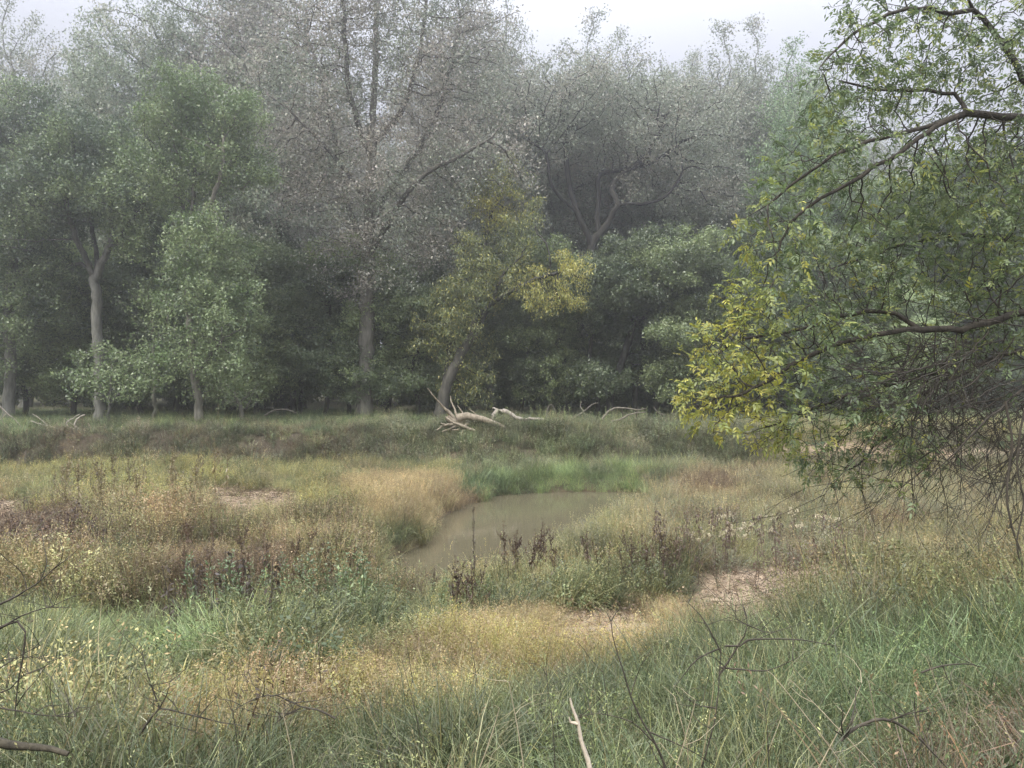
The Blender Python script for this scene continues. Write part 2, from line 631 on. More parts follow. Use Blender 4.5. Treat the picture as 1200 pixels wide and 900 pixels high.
def t_dry(r, n=22, L=.6, spread=.16):
    mb = MB()
    for _ in range(n):
        a = r.uniform(0, 6.28)
        rad = spread * math.sqrt(r.uniform(0, 1))
        c = np.array([1, 1, 1]) * r.uniform(.75, 1.25)
        base = (rad * math.cos(a), rad * math.sin(a), -.02)
        pts = blade(mb, r, base, a + r.uniform(-1, 1), L * r.uniform(.5, 1.1), .006, r.uniform(.02, .3), r.uniform(.1, .8), c, 3)
        if r.random() < .65:
            e = pts[-1]
            for q in range(r.integers(7, 13)):
                dd = r.normal(size=3) * .55 + [0, 0, .8]
                leaf4(mb, e + r.normal(size=3) * .014 - np.array([0, 0, .016 * q]), dd, r.normal(size=3), .022, .009,
                      c * np.array([1.15, 1.08, .95]))
    return mb


def t_herb(r, stems=9, L=.45, leaves=20, ls=.034, lw=.55, spread=.14):
    mb = MB()
    for _ in range(stems):
        a = r.uniform(0, 6.28)
        rad = spread * math.sqrt(r.uniform(0, 1))
        base = np.array([rad * math.cos(a), rad * math.sin(a), -.02])
        dirv = np.array([math.cos(a) * r.uniform(0, .5), math.sin(a) * r.uniform(0, .5), 1])
        ll = L * r.uniform(.55, 1.15)
        blade(mb, r, base, a, ll, .006, math.atan2(np.hypot(dirv[0], dirv[1]), 1), .1, (.9, .75, .6), 2)
        k0 = r.uniform(.7, 1.2)
        for q in range(leaves):
            tt = r.uniform(.15, 1.08)
            p = base + dirv / np.linalg.norm(dirv) * ll * tt
            a3 = r.uniform(0, 6.28)
            dd = np.array([math.cos(a3), math.sin(a3), r.uniform(-.3, .8)])
            leaf4(mb, p + dd * .01, dd, np.array([0, 0, 1]) + r.normal(size=3) * .5, ls * r.uniform(.5, 1.3) * (1.25 - .5 * tt),
                  ls * lw * r.uniform(.7, 1.2), k0 * r.uniform(.8, 1.2))
    return mb


def ground_cover(name, label, cat, templates, pos, rot, scl, tint, pick):
    Vs, F3, F4, Cs, pid, n = [], [], [], [], [], 0
    for k, mb in enumerate(templates):
        V, Fs, C = mb.arrays()
        for f in Fs:
            (F3 if f.shape[1] == 3 else F4).append(f + n)
        Vs.append(V)
        Cs.append(C)
        pid.append(np.full(len(V), k))
        n += len(V)
    Vs.append(pos)
    Cs.append(tint)
    pid.append(np.full(len(pos), -1))
    nb = n
    me = mesh_np(name, np.concatenate(Vs), [np.concatenate(f) for f in (F3, F4) if f], np.concatenate(Cs), False, [M_GRASS])
    tot = nb + len(pos)

    def att(nm, typ, fld, arr, dim):
        a = me.attributes.new(nm, typ, 'POINT')
        full = np.zeros((tot, dim), np.int32 if typ == 'INT' else np.float32)
        full[nb:] = arr.reshape(-1, dim)
        if nm == 'pid':
            full[:, 0] = np.concatenate(pid)
        a.data.foreach_set(fld, full.ravel())
    att('pid', 'INT', 'value', np.full(len(pos), -1), 1)
    att('rot', 'FLOAT_VECTOR', 'vector', rot, 3)
    att('scl', 'FLOAT_VECTOR', 'vector', scl, 3)
    att('pick', 'INT', 'value', pick, 1)
    o = link(name, me)
    tag(o, label, cat, kind='stuff')
    g = bpy.data.node_groups.new(name + '_scatter', 'GeometryNodeTree')
    g.interface.new_socket('Geometry', in_out='INPUT', socket_type='NodeSocketGeometry')
    g.interface.new_socket('Geometry', in_out='OUTPUT', socket_type='NodeSocketGeometry')
    N, L = g.nodes, g.links
    gi, go = N.new('NodeGroupInput'), N.new('NodeGroupOutput')

    def named(nm, typ):
        q = N.new('GeometryNodeInputNamedAttribute')
        q.data_type = typ
        q.inputs['Name'].default_value = nm
        return q.outputs['Attribute']

    def sep(k):
        c = N.new('FunctionNodeCompare')
        c.data_type = 'INT'
        c.operation = 'EQUAL'
        ins = [s for s in c.inputs if s.type == 'INT']
        L.new(named('pid', 'INT'), ins[0])
        ins[1].default_value = k
        s = N.new('GeometryNodeSeparateGeometry')
        s.domain = 'POINT'
        L.new(gi.outputs[0], s.inputs['Geometry'])
        L.new(c.outputs[0], s.inputs['Selection'])
        return s.outputs['Selection']
    gti = N.new('GeometryNodeGeometryToInstance')
    for k in range(len(templates)):
        L.new(sep(k), gti.inputs[0])
    iop = N.new('GeometryNodeInstanceOnPoints')
    L.new(sep(-1), iop.inputs['Points'])
    L.new(gti.outputs[0], iop.inputs['Instance'])
    iop.inputs['Pick Instance'].default_value = True
    L.new(named('pick', 'INT'), iop.inputs['Instance Index'])
    L.new(named('rot', 'FLOAT_VECTOR'), iop.inputs['Rotation'])
    L.new(named('scl', 'FLOAT_VECTOR'), iop.inputs['Scale'])
    L.new(iop.outputs[0], go.inputs[0])
    mo = o.modifiers.new('scatter', 'NODES')
    mo.node_group = g
    return o


# ------------------------------------------------------------------ scatter the ground cover
def candidates(y0, y1, dens, margin=.12):
    y = np.arange(y0, y1, .5)
    X, Y = [], []
    for a in y:
        wdt = (a + .5) * .69 * (1 + margin) + 1.6
        k = rng.poisson(2 * wdt * .5 * dens)
        X.append(rng.uniform(-wdt, wdt, k))
        Y.append(rng.uniform(a, a + .5, k))
    return np.concatenate(X), np.concatenate(Y)


acc = {k: [] for k in 'GDHS'}
for (y0, y1, dn) in ((1.2, 7, 1.35), (7, 12, 1.3), (12, 20, 1.2), (20, 33, 1.05), (33, 46, .55)):
    x, y = candidates(y0, y1, 110 * dn)
    z = H(x, y)
    px, py = topx(x, y, z)
    jx = px + (fbm(x, y, .9, 51) - .5) * 90
    jy = py + (fbm(x, y, .9, 52) - .5) * 22
    zid = zone_of(jx, jy, y)
    sand = np.zeros(len(x), bool)
    for p in SAND:
        sand |= inpoly(px + (fbm(x, y, .7, 5) - .5) * 90, py + (fbm(x, y, .6, 6) - .5) * 26, p)
    keep = (z > np.where(y > 21, -.06, .03)) & (~sand | (rng.random(len(x)) < .18))
    # bare soil on the eroded left bank
    tt = (y - bank_y(x)) / 2.2
    bare = (tt > .1) & (tt < .7) & (x < 1) & (fbm(x, y, 1.6, 40) > .6)
    keep &= ~bare | (rng.random(len(x)) < .3)
    kinds = 'GDHS'
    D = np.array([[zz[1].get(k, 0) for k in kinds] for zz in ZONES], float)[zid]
    # patchiness: each kind waxes and wanes
    for ki in range(4):
        D[:, ki] *= .35 + 1.3 * fbm(x, y, 1.7, 60 + ki)
    D[sand] = [0, 2, 40, 0]
    tot = D.sum(1)
    keep &= rng.random(len(x)) < np.minimum(tot / 62, 1)
    u = rng.random(len(x)) * tot
    cum = np.cumsum(D, 1)
    kid = (u[:, None] > cum).sum(1).clip(0, 3)
    hs = np.array([zz[2] for zz in ZONES])[zid]
    hs = np.where(sand, .2, hs)
    pal = fbm(x, y, 1.3, 70) * 1.5 - .25 + rng.normal(0, .16, len(x))
    for ki, k in enumerate(kinds):
        sel = np.where(keep & (kid == ki))[0]
        cols = np.zeros((len(sel), 3))
        for q, s in enumerate(sel):
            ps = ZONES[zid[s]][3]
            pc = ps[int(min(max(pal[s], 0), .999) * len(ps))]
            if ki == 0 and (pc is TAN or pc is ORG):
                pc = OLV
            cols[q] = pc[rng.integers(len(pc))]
        cols *= (.35 + 1.35 * fbm(x[sel], y[sel], .7, 95))[:, None] * rng.uniform(.8, 1.2, (len(sel), 1)) * rng.uniform(.94, 1.06, (len(sel), 3))
        hh = hs[sel] * rng.uniform(.7, 1.25, len(sel)) * (.3 + 1.4 * fbm(x[sel], y[sel], .75, 80))
        acc[k].append((np.stack([x[sel], y[sel], z[sel]], 1), hh, cols, y[sel]))

lx, ly = candidates(9, 30, 26)
lz = H(lx, ly)
lpx, lpy = topx(lx, ly, lz)
lm = np.zeros(len(lx), bool)
for p in SAND + [[(120, 800), (900, 690), (900, 740), (120, 850)]]:
    lm |= inpoly(lpx, lpy, p)
lm &= lz > .05
acc['L'] = [(np.stack([lx[lm], ly[lm], lz[lm]], 1), np.full(lm.sum(), 1.), np.array([lin(120, 100, 76), lin(86, 72, 56), lin(150, 132, 104)])[rng.integers(0, 3, lm.sum())], ly[lm])]
tr = np.random.default_rng(3)


def t_litter(r):
    mb = MB()
    for _ in range(16):
        p = np.array([*r.normal(0, .16, 2), .012])
        a = r.normal(size=3) * [1, 1, .15]
        leaf4(mb, p, a, np.array([0, 0, 1.]) + r.normal(size=3) * .25, r.uniform(.02, .07), r.uniform(.008, .03), r.uniform(.6, 1.3))
    for _ in range(3):
        p = np.array([*r.normal(0, .16, 2), .015])
        a = r.normal(size=3) * [1, 1, .1]
        a /= np.linalg.norm(a)
        tube(mb, [p, p + a * .1, p + a * .2 + [0, 0, .01]], [.004, .003, .002], 3, (.6, .58, .55))
    return mb


TG = [t_grass(tr) for _ in range(5)]
TD = [t_dry(tr) for _ in range(4)]
TH = [t_herb(tr) for _ in range(4)] + [t_herb(tr, 6, .6, 26, .045, .3)]
TS = [t_grass(tr, 26, .26, .008, .2, .15, 0) for _ in range(3)]
for k, nm, lb, ct, T in (('G', 'meadow_grass', 'long green arching grass on both banks of the stream', 'grass', TG),
                         ('D', 'dry_grass', 'straw coloured dry grass with fine seed heads on the flats', 'dry grass', TD),
                         ('H', 'low_weeds', 'small leaved yellow green weeds on the flats and in the dry band', 'weeds', TH),
                         ('S', 'short_grass', 'short turf on top and face of the far bank', 'grass', TS),
                         ('L', 'leaf_litter', 'dead leaves and twig bits strewn on the bare sandy soil', 'litter', [t_litter(tr) for _ in range(3)])):
    pos = np.concatenate([a[0] for a in acc[k]])
    hh = np.concatenate([a[1] for a in acc[k]])
    cc = np.concatenate([a[2] for a in acc[k]])
    yy = np.concatenate([a[3] for a in acc[k]])
    n = len(pos)
    # near the viewer's feet keep plants off the lens
    near = np.hypot(pos[:, 0], pos[:, 1]) > 1.5
    pos, hh, cc, yy = pos[near], hh[near], cc[near], yy[near]
    n = len(pos)
    tl = np.interp(yy, [6, 14], [.5, .2])
    rot = np.stack([rng.normal(0, 1, n) * tl, rng.normal(0, 1, n) * tl, rng.uniform(0, 6.28, n)], 1)
    wide = hh * rng.uniform(.9, 1.25, n) + .1
    scl = np.stack([wide, wide, hh], 1)
    ground_cover(nm, lb, ct, T, pos, rot, scl, cc, rng.integers(0, len(T), n))
    print(nm, n)


# ------------------------------------------------------------------ branches and trees
def smooth_line(pts, step, wob, r):
    """resample a polyline with spacing step and a little wander"""
    pts = np.asarray(pts, float)
    # catmull-rom
    out = []
    Pp = np.vstack([2 * pts[0] - pts[1], pts, 2 * pts[-1] - pts[-2]])
    for i in range(1, len(Pp) - 2):
        n = max(1, int(round(np.linalg.norm(Pp[i + 1] - Pp[i]) / step)))
        for k in range(n):
            t = k / n
            out.append(.5 * ((2 * Pp[i]) + (-Pp[i - 1] + Pp[i + 1]) * t + (2 * Pp[i - 1] - 5 * Pp[i] + 4 * Pp[i + 1] - Pp[i + 2]) * t * t
                             + (-Pp[i - 1] + 3 * Pp[i] - 3 * Pp[i + 1] + Pp[i + 2]) * t ** 3))
    out.append(pts[-1])
    out = np.array(out)
    if wob:
        nz = r.normal(0, wob, out.shape)
        nz[0] = nz[-1] = 0
        out += nz
    return out


def sca(limbs, A, di, dk, step, iters, r, jit=.25, trop=(0, 0, 0), tmax=3500):
    """space colonisation. limbs: list of (points array, parent) where parent is (limb index, point index) or None"""
    pos, par = [], []
    idx = []
    for pts, pa in limbs:
        ids = []
        for k, p in enumerate(pts):
            if k == 0 and pa is not None:
                ids.append(idx[pa[0]][min(pa[1], len(idx[pa[0]]) - 1)])
                continue
            par.append(ids[-1] if ids else -1)
            pos.append(np.asarray(p, float))
            ids.append(len(pos) - 1)
        idx.append(ids)
    ninit = len(pos)
    trop = np.array(trop, float)
    PA = np.array(pos)
    D = np.linalg.norm(A[:, None] - PA[None], axis=2)
    bi = D.argmin(1)
    bd = D.min(1)
    alive = bd > dk
    for _ in range(iters):
        act = alive & (bd < di)
        if not act.any():
            if alive.any() and len(pos) < ninit + 40:
                di *= 1.5
                continue
            break
        ids = bi[act]
        v = A[act] - PA[ids]
        v /= np.linalg.norm(v, axis=1)[:, None] + 1e-9
        un, inv = np.unique(ids, return_inverse=True)
        S = np.zeros((len(un), 3))
        np.add.at(S, inv, v)
        S /= np.linalg.norm(S, axis=1)[:, None] + 1e-9
        S += r.normal(0, jit, S.shape) + trop
        S /= np.linalg.norm(S, axis=1)[:, None] + 1e-9
        newp = PA[un] + S * step
        base = len(pos)
        pos.extend(newp)
        par.extend(un.tolist())
        PA = np.vstack([PA, newp])
        D = np.linalg.norm(A[:, None] - newp[None], axis=2)
        nb, nd = D.argmin(1), D.min(1)
        upd = nd < bd
        bi = np.where(upd, base + nb, bi)
        bd = np.where(upd, nd, bd)
        alive &= bd > dk
        if len(pos) > tmax:
            break
    return PA, np.array(par), ninit


def radii(par, rt, base_r, e=2.4, minr=0.0):
    n = len(par)
    acc_ = np.zeros(n)
    kids = np.zeros(n, int)
    for i in range(n - 1, -1, -1):
        if kids[i] == 0:
            acc_[i] = rt ** e
        if par[i] >= 0:
            acc_[par[i]] += acc_[i]
            kids[par[i]] += 1
    R = acc_ ** (1 / e)
    k = base_r / R[0]
    # squeeze so that the base fits base_r and twigs stay rt
    g = math.log(base_r / rt) / math.log(max(R[0] / rt, 1.01))
    return rt * (R / rt) ** g, kids


def chains(par, R):
    n = len(par)
    ch = [[] for _ in range(n)]
    for i in range(n):
        if par[i] >= 0:
            ch[par[i]].append(i)
    out = []
    stack = [(0, -1, -1)]
    while stack:
        s, p, owner = stack.pop()
        me = len(out)
        c = [p] if p >= 0 else []
        cur = s
        while True:
            c.append(cur)
            k = ch[cur]
            if not k:
                break
            k = sorted(k, key=lambda q: -R[q])
            for q in k[1:]:
                stack.append((q, cur, me))
            cur = k[0]
        out.append((c, owner))
    return out


def leaf_cloud(pts, size, r, aspect=.6, droop=0., axis_bias=None, ccol=None):
    n = len(pts)
    a = r.normal(size=(n, 3))
    if axis_bias is not None:
        a = a + axis_bias
    a[:, 2] -= droop
    a /= np.linalg.norm(a, axis=1)[:, None]
    nn = r.normal(size=(n, 3)) + [0, 0, .8]
    s = np.cross(a, nn)
    s /= np.linalg.norm(s, axis=1)[:, None] + 1e-9
    L = size * r.uniform(.6, 1.3, n)[:, None]
    up = np.cross(s, a)
    V = np.stack([pts + s * L * aspect * .55, pts + a * L, pts - s * L * aspect * .55 + up * L * .15], 1)
    F4 = np.arange(n * 3).reshape(n, 3)
    C = np.repeat(ccol, 3, axis=0)
    return V.reshape(-1, 3), F4, C


def build_tree(limbs, A, r, base_r, step=.4, di=3, dk=.55, iters=110, jit=.25, trop=(0, 0, .08), twig=.012, nleaf=14, lsize=.13,
               spread=.28, leafr=.035, lcol=None, droop=.3, aspect=.6, sides=8, lprob=1., maxlimb=6, flare=1.25, leafweight=None,
               minz=None, tube_min=0.0, tmax=3500):
    PA, par, ninit = sca(limbs, A, di, dk, step, iters, r, jit, trop, tmax)
    R, kids = radii(par, twig, base_r)
    ch = chains(par, R)
    owner = {}
    parts = {}
    first = []
    for ci, (c, ow) in enumerate(ch):
        if ow == 0:
            first.append((R[c[min(1, len(c) - 1)]], ci))
    first.sort(reverse=True)
    big = {ci: k + 1 for k, (_, ci) in enumerate(first[:maxlimb]) if _ > twig * 2.2}
    mbs = [MB() for _ in range(len(big) + 1)]
    for ci, (c, ow) in enumerate(ch):
        if ci == 0:
            owner[ci] = 0
        elif ci in big:
            owner[ci] = big[ci]
        else:
            owner[ci] = owner[ow]
        if len(c) < 2:
            continue
        pts = PA[c]
        rr = R[c].copy()
        if ci:
            rr[0] = min(R[c[0]], R[c[1]] * 1.15)
        else:
            zz = np.linalg.norm(pts - pts[0], axis=1)
            for _ in range(16):
                rr[1:-1] = .25 * rr[:-2] + .5 * rr[1:-1] + .25 * rr[2:]
            rr = rr * (1 + (flare - 1) * np.exp(-zz / (base_r * 2.5)))
        rr[-1] *= .6
        if rr.max() < tube_min:
            continue
        mx_ = rr.max()
        sd = sides if mx_ > base_r * .5 else (6 if mx_ > .06 else (4 if mx_ > .025 else 3))
        tube(mbs[owner[ci]], pts, rr, sd)
    print("nodes", len(R), "tips", int((R < leafr).sum()), "attr", len(A))
    tips = np.where((R < leafr) & (np.arange(len(R)) >= 0))[0]
    if minz is not None:
        tips = tips[PA[tips, 2] > minz]
    if leafweight is not None:
        tips = tips[r.random(len(tips)) < leafweight(PA[tips])]
    if len(tips):
        q_ = PA[tips]
        cl_ = .5 * vn(q_[:, 0] + .5 * q_[:, 1], q_[:, 2], .9, 31) + .5 * vn(q_[:, 1] - .4 * q_[:, 0], q_[:, 2] + 5, .9, 33)
        k = r.poisson(nleaf * np.clip(2.6 * cl_ - .15, .15, 2.2))
        rep = np.repeat(tips, k)
        lp = PA[rep] + r.normal(0, spread, (len(rep), 3)) * [1, 1, .8]
        cc = lcol(lp, r)
        leaf = leaf_cloud(lp, lsize, r, aspect, droop, None, cc)
    else:
        leaf = None
    return mbs, leaf, (PA, par, R)


TREECOUNT = [0]


def place_tree(name, model, loc, label, cat='tree', group=None, rotz=0, scale=1, lcolr=(1, 1, 1), bcol=(1, 1, 1), limbdark=.6):
    """model: dict(limbs=[meshes], crown=mesh)"""
    e = link(name, None, None, loc)
    e.rotation_euler.z = rotz
    e.scale = (scale,) * 3 if np.isscalar(scale) else scale
    tag(e, label, cat, group)
    lb_ = tuple(np.array(bcol) * limbdark)
    for k, me in enumerate(model['wood']):
        link('trunk' if k == 0 else 'limb', me, e, None, bcol if k == 0 else lb_)
    if model['crown'] is not None:
        link('crown', model['crown'], e, None, lcolr)
    return e


def model_of(nm, built, bark, leafm):
    mbs, leaf, _ = built
    wood = [mb.mesh(nm + '_wood', [bark], True) for mb in mbs if mb.n]
    crown = mesh_np(nm + '_crown', leaf[0], [leaf[1]], leaf[2], False, [leafm]) if leaf else None
    return dict(wood=wood, crown=crown)


def blobs(r, centres, n, shell=.35):
    """sample n points in a list of ellipsoids (cx,cy,cz,rx,ry,rz)"""
    c = np.array(centres, float)
    vol = c[:, 3] * c[:, 4] * c[:, 5]
    k = r.choice(len(c), n, p=vol / vol.sum())
    d = r.normal(size=(n, 3))
    d /= np.linalg.norm(d, axis=1)[:, None]
    rad = r.random(n) ** shell
    return c[k, :3] + d * rad[:, None] * c[k, 3:]


def clusters(r, centres, n, sub=(.5, .5, .3), area=1.5):
    """attractors gathered into small sprays spread over the shells of the ellipsoids"""
    c = np.array(centres, float)
    sa = (c[:, 3] * c[:, 4] + c[:, 3] * c[:, 5] + c[:, 4] * c[:, 5]) * 4.2
    m = max(6, int(sa.sum() / area))
    k = r.choice(len(c), m, p=sa / sa.sum())
    d = r.normal(size=(m, 3))
    d[:, 2] += .25
    d /= np.linalg.norm(d, axis=1)[:, None]
    ctr = c[k, :3] + d * ((r.random(m) ** .35) * r.uniform(.75, 1.22, m))[:, None] * c[k, 3:]
    sz = r.uniform(.5, 1.45, m)
    j = r.choice(m, n, p=sz ** 2 / (sz ** 2).sum())
    g = r.normal(size=(n, 3)).clip(-1.7, 1.7)
    return ctr[j] + g * np.array(sub) * sz[j][:, None]


def clumpy(r, pts, sz=1.6, thr=.42):
    """drop points to leave gaps between clumps"""
    v = .5 * vn(pts[:, 0] + pts[:, 1] * .7, pts[:, 2], sz, 3) + .5 * vn(pts[:, 1] - pts[:, 0] * .6, pts[:, 2] + 9, sz, 8)
    return pts[v > thr]


def cf(cols, var=.18, mixn=1.2):
    cols = np.array(cols)

    def f(p, r):
        n = len(p)
        u = np.clip(vn(p[:, 0] + .6 * p[:, 1], p[:, 2], mixn, 12) * 1.4 - .2 + r.normal(0, .18, n), 0, .999)
        a = cols[(u * len(cols)).astype(int)]
        return a * r.uniform(1 - var, 1 + var, (n, 1)) * r.uniform(.95, 1.05, (n, 3))
    return f


# albedos of the foliage kinds
LG_DARK = [lin(98, 114, 82), lin(110, 124, 90), lin(84, 100, 74)]
LG_MID = [lin(132, 148, 104), lin(144, 160, 112), lin(112, 128, 94)]
LG_COT = [lin(140, 148, 128), lin(156, 160, 140), lin(122, 132, 114), lin(160, 158, 142)]
LG_BARE = [lin(156, 152, 140), lin(138, 138, 126), lin(168, 162, 148)]
LG_WIL = [lin(128, 136, 88), lin(112, 124, 84), lin(140, 144, 90)]
LG_YEL = [lin(176, 170, 84), lin(186, 180, 96), lin(150, 154, 80)]


def hz(x, y):
    return float(H(np.array([float(x)]), np.array([float(y)]))[0])


def base_at(px, d):
    x = (px - 600) / F * d
    return np.array([x, d, hz(x, d)])


def rel(b, px, py, d):
    return P(px, py, d) - b


def hero(name, label, px0, d, limbs_px, blobs_px, seed, base_r, bark, leafc, group=None, nA=900, cl=None, bcol=(1, 1, 1), cat='tree', sub=(.5, .5, .3), area=1.5, **kw):
    """limbs_px: list of ([(px,py,dd)...], parent) with dd a depth offset; blobs_px: (px,py,dd,rx_px,ry_px,rd)"""
    r = np.random.default_rng(seed)
    b = base_at(px0, d)
    limbs = []
    for pts, pa in limbs_px:
        pp = [rel(b, q[0], q[1], d + q[2]) for q in pts]
        if pa is None:
            pp[0] = np.array([0, 0, -.25])
        line = smooth_line(pp, kw.get('step', .4) * 1.1, .03, r)
        limbs.append([line, pa])
    # attach each limb to the nearest node of its parent limb
    fixed = []
    for line, pa in limbs:
        if pa is None:
            fixed.append((line, None))
        else:
            pl = fixed[pa][0]
            j = int(np.linalg.norm(pl - line[0], axis=1).argmin())
            if j == 0 and fixed[pa][1] is not None:
                j = 1
            fixed.append((line, (pa, j)))
    s = d / F
    cen = []
    for (cx, cy, dd, rx, ry, rd) in blobs_px:
        q = rel(b, cx, cy, d + dd)
        cen.append((q[0], q[1], q[2], rx * s, rd, ry * s))
    A = clusters(r, cen, nA, sub, area)
    built = build_tree(fixed, A, r, base_r, lcol=leafc, **kw)
    mod = model_of(name, built, bark, M_LEAF)
    return place_tree(name, mod, b, label, cat, group, bcol=bcol), mod


COTT = 'tall cottonwoods with thin crowns'
# A: the large pale-trunked cottonwood in the middle left
hero('cottonwood_tree', 'tall cottonwood with large pale straight trunk and thin grey crown, left of the leaning willow', 425, 38.3,
     [([(425, 497, 0), (429, 420, 0), (430, 350, 0), (432, 290, 0), (434, 230, 0), (437, 150, .5), (440, 70, 1), (442, 0, 1), (442, -60, 1)], None),
      ([(433, 300, 0), (455, 262, -.8), (478, 225, -1.5), (505, 200, -2), (530, 188, -2.4), (570, 165, -3)], 0),
      ([(433, 275, 0), (450, 235, 1), (480, 190, 1.5), (505, 150, 2), (525, 90, 2), (540, 20, 2)], 0),
      ([(432, 300, 0), (415, 262, 1), (403, 220, 1.5), (396, 180, 2), (380, 110, 2), (360, 40, 2)], 0),
      ([(434, 240, 0), (405, 200, -1), (370, 160, -2), (340, 130, -2.4)], 0),
      ([(437, 170, .4), (470, 130, -.5), (490, 70, -1), (500, 0, -1.5)], 0),
      ([(436, 190, .3), (412, 120, -.5), (405, 50, -1), (400, -20, -1)], 0)],
     [(440, 60, 0, 120, 110, 4), (520, 120, 0, 90, 90, 3.5), (370, 100, 0, 80, 110, 3.5), (440, -40, 0, 120, 80, 4), (560, 60, 1, 60, 70, 3),
      (560, 200, -1, 60, 50, 2.5), (350, 210, 0, 60, 70, 3), (480, 260, 0, 70, 50, 3), (430, 220, -2, 60, 60, 1.5), (400, 290, -1.5, 50, 40, 1.5), (455, 320, -1.5, 40, 30, 1.2)],
     101, .40, M_BARK, cf(LG_COT + LG_BARE), nA=5200, cl=(1.8, .34), bcol=(1.05, 1, .95), step=.36, di=3, dk=.42, nleaf=18, lsize=.125, spread=.26, sub=(.55, .55, .6), area=2.6,
     twig=.014, leafr=.045, maxlimb=7, tmax=4500)

# B: ash at left with forking trunk and domed crown
hero('ash_tree', 'dense domed green tree with forked pale trunk behind the small sapling', 116, 35.2,
     [([(118, 500, 0), (116, 430, 0), (114, 370, 0), (112, 335, 0), (104, 310, 0), (92, 285, -.5), (82, 255, -1), (70, 215, -1.2)], None),
      ([(112, 330, 0), (122, 300, 0), (140, 280, -.5), (160, 250, -1), (180, 228, -1.5)], 0),
      ([(113, 325, 0), (112, 290, .6), (105, 250, 1), (100, 200, 1)], 0),
      ([(130, 290, 0), (132, 255, .8), (135, 215, 1), (130, 180, 1)], 1),
      ([(112, 322, 0), (95, 310, .6), (66, 310, 1), (40, 300, 1.2)], 0)],
     [(105, 215, 0, 75, 50, 3), (150, 240, -.5, 45, 50, 2.4), (55, 240, -.3, 45, 45, 2.4), (120, 185, .5, 55, 35, 2.5), (40, 290, 0, 32, 30, 2),
      (170, 290, 0, 24, 30, 1.5)],
     102, .24, M_BARK, cf(LG_MID + LG_DARK), area=2.1, nA=3600, cl=(1.1, .3), step=.26, di=2.5, dk=.3, nleaf=23, lsize=.12, spread=.19, twig=.012, tmax=4000)

# C: the tree standing right on the crest, low crown and tall light top
hero('ash_tree', 'two tiered bright green tree with short pale trunk on the bank edge', 234, 32.2,
     [([(235, 505, 0), (232, 470, 0), (228, 440, 0), (224, 400, 0), (221, 350, 0), (219, 300, 0), (224, 250, 0), (228, 200, 0)], None),
      ([(219, 300, 0), (228, 275, 0), (240, 250, -.5), (256, 215, -.8), (262, 180, -1)], 0),
      ([(219, 310, 0), (217, 270, .6), (212, 230, .8), (200, 190, 1)], 0),
      ([(228, 440, 0), (245, 420, -.5), (262, 395, -1)], 0),
      ([(226, 420, 0), (208, 400, -.4), (195, 375, -1)], 0)],
     [(240, 135, 0, 55, 36, 2.2), (200, 140, 0, 36, 36, 2), (265, 190, 0, 32, 50, 2), (225, 190, 0, 50, 35, 2.2), (185, 200, 0, 28, 36, 1.6),
      (238, 370, -.4, 46, 60, 1.9), (255, 420, -.4, 32, 34, 1.5), (215, 420, -.2, 30, 30, 1.4), (240, 290, 0, 46, 40, 1.7)],
     103, .19, M_BARK, cf(LG_MID + [lin(112, 132, 84)]), area=2.1, nA=3800, cl=(1.0, .3), step=.25, di=2.5, dk=.28, nleaf=22, lsize=.115, spread=.18, twig=.01,
     bcol=(1.15, 1.1, 1.05), tmax=4000)

# D: dense tree at the left edge
hero('ash_tree', 'broad dark green tree at the left edge with bushy crown reaching the frame', 8, 36.5,
     [([(8, 498, 0), (12, 430, 0), (10, 360, 0), (18, 280, 0), (20, 230, 0), (22, 170, 0)], None),
      ([(18, 270, 0), (40, 220, -1), (60, 180, -1.2), (70, 150, -1)], 0),
      ([(14, 300, 0), (-20, 250, 0), (-40, 190, 0)], 0)],
     [(30, 160, 0, 70, 50, 2.8), (75, 180, 0, 50, 40, 2.4), (-30, 190, 0, 60, 60, 3), (10, 260, 0, 60, 60, 3), (40, 350, .5, 60, 60, 2.4),
      (-20, 380, 0, 60, 70, 2.5), (10, 120, 0, 45, 30, 2)],
     104, .26, M_BARK, cf(LG_MID + LG_DARK), nA=4200, cl=(1.2, .3), step=.28, di=3, dk=.34, nleaf=23, lsize=.12, spread=.2, twig=.012, tmax=4000)

# I: leaning willow with yellowing clumps
def wcol(p, r):
    base = cf(LG_WIL + [lin(104, 116, 82)])(p, r)
    yel = cf(LG_YEL)(p, r)
    k1 = np.exp(-(((p[:, 0] - 5.9) / 1.7) ** 2 + ((p[:, 2] - 6.6) / 1.8) ** 2))
    k2 = .7 * np.exp(-(((p[:, 0] - 2.6) / 1.2) ** 2 + ((p[:, 2] - 10.8) / 1.1) ** 2))
    k = (r.random(len(p)) < np.clip(k1 + k2 + .12, 0, .95))[:, None]
    return np.where(k, yel, base)


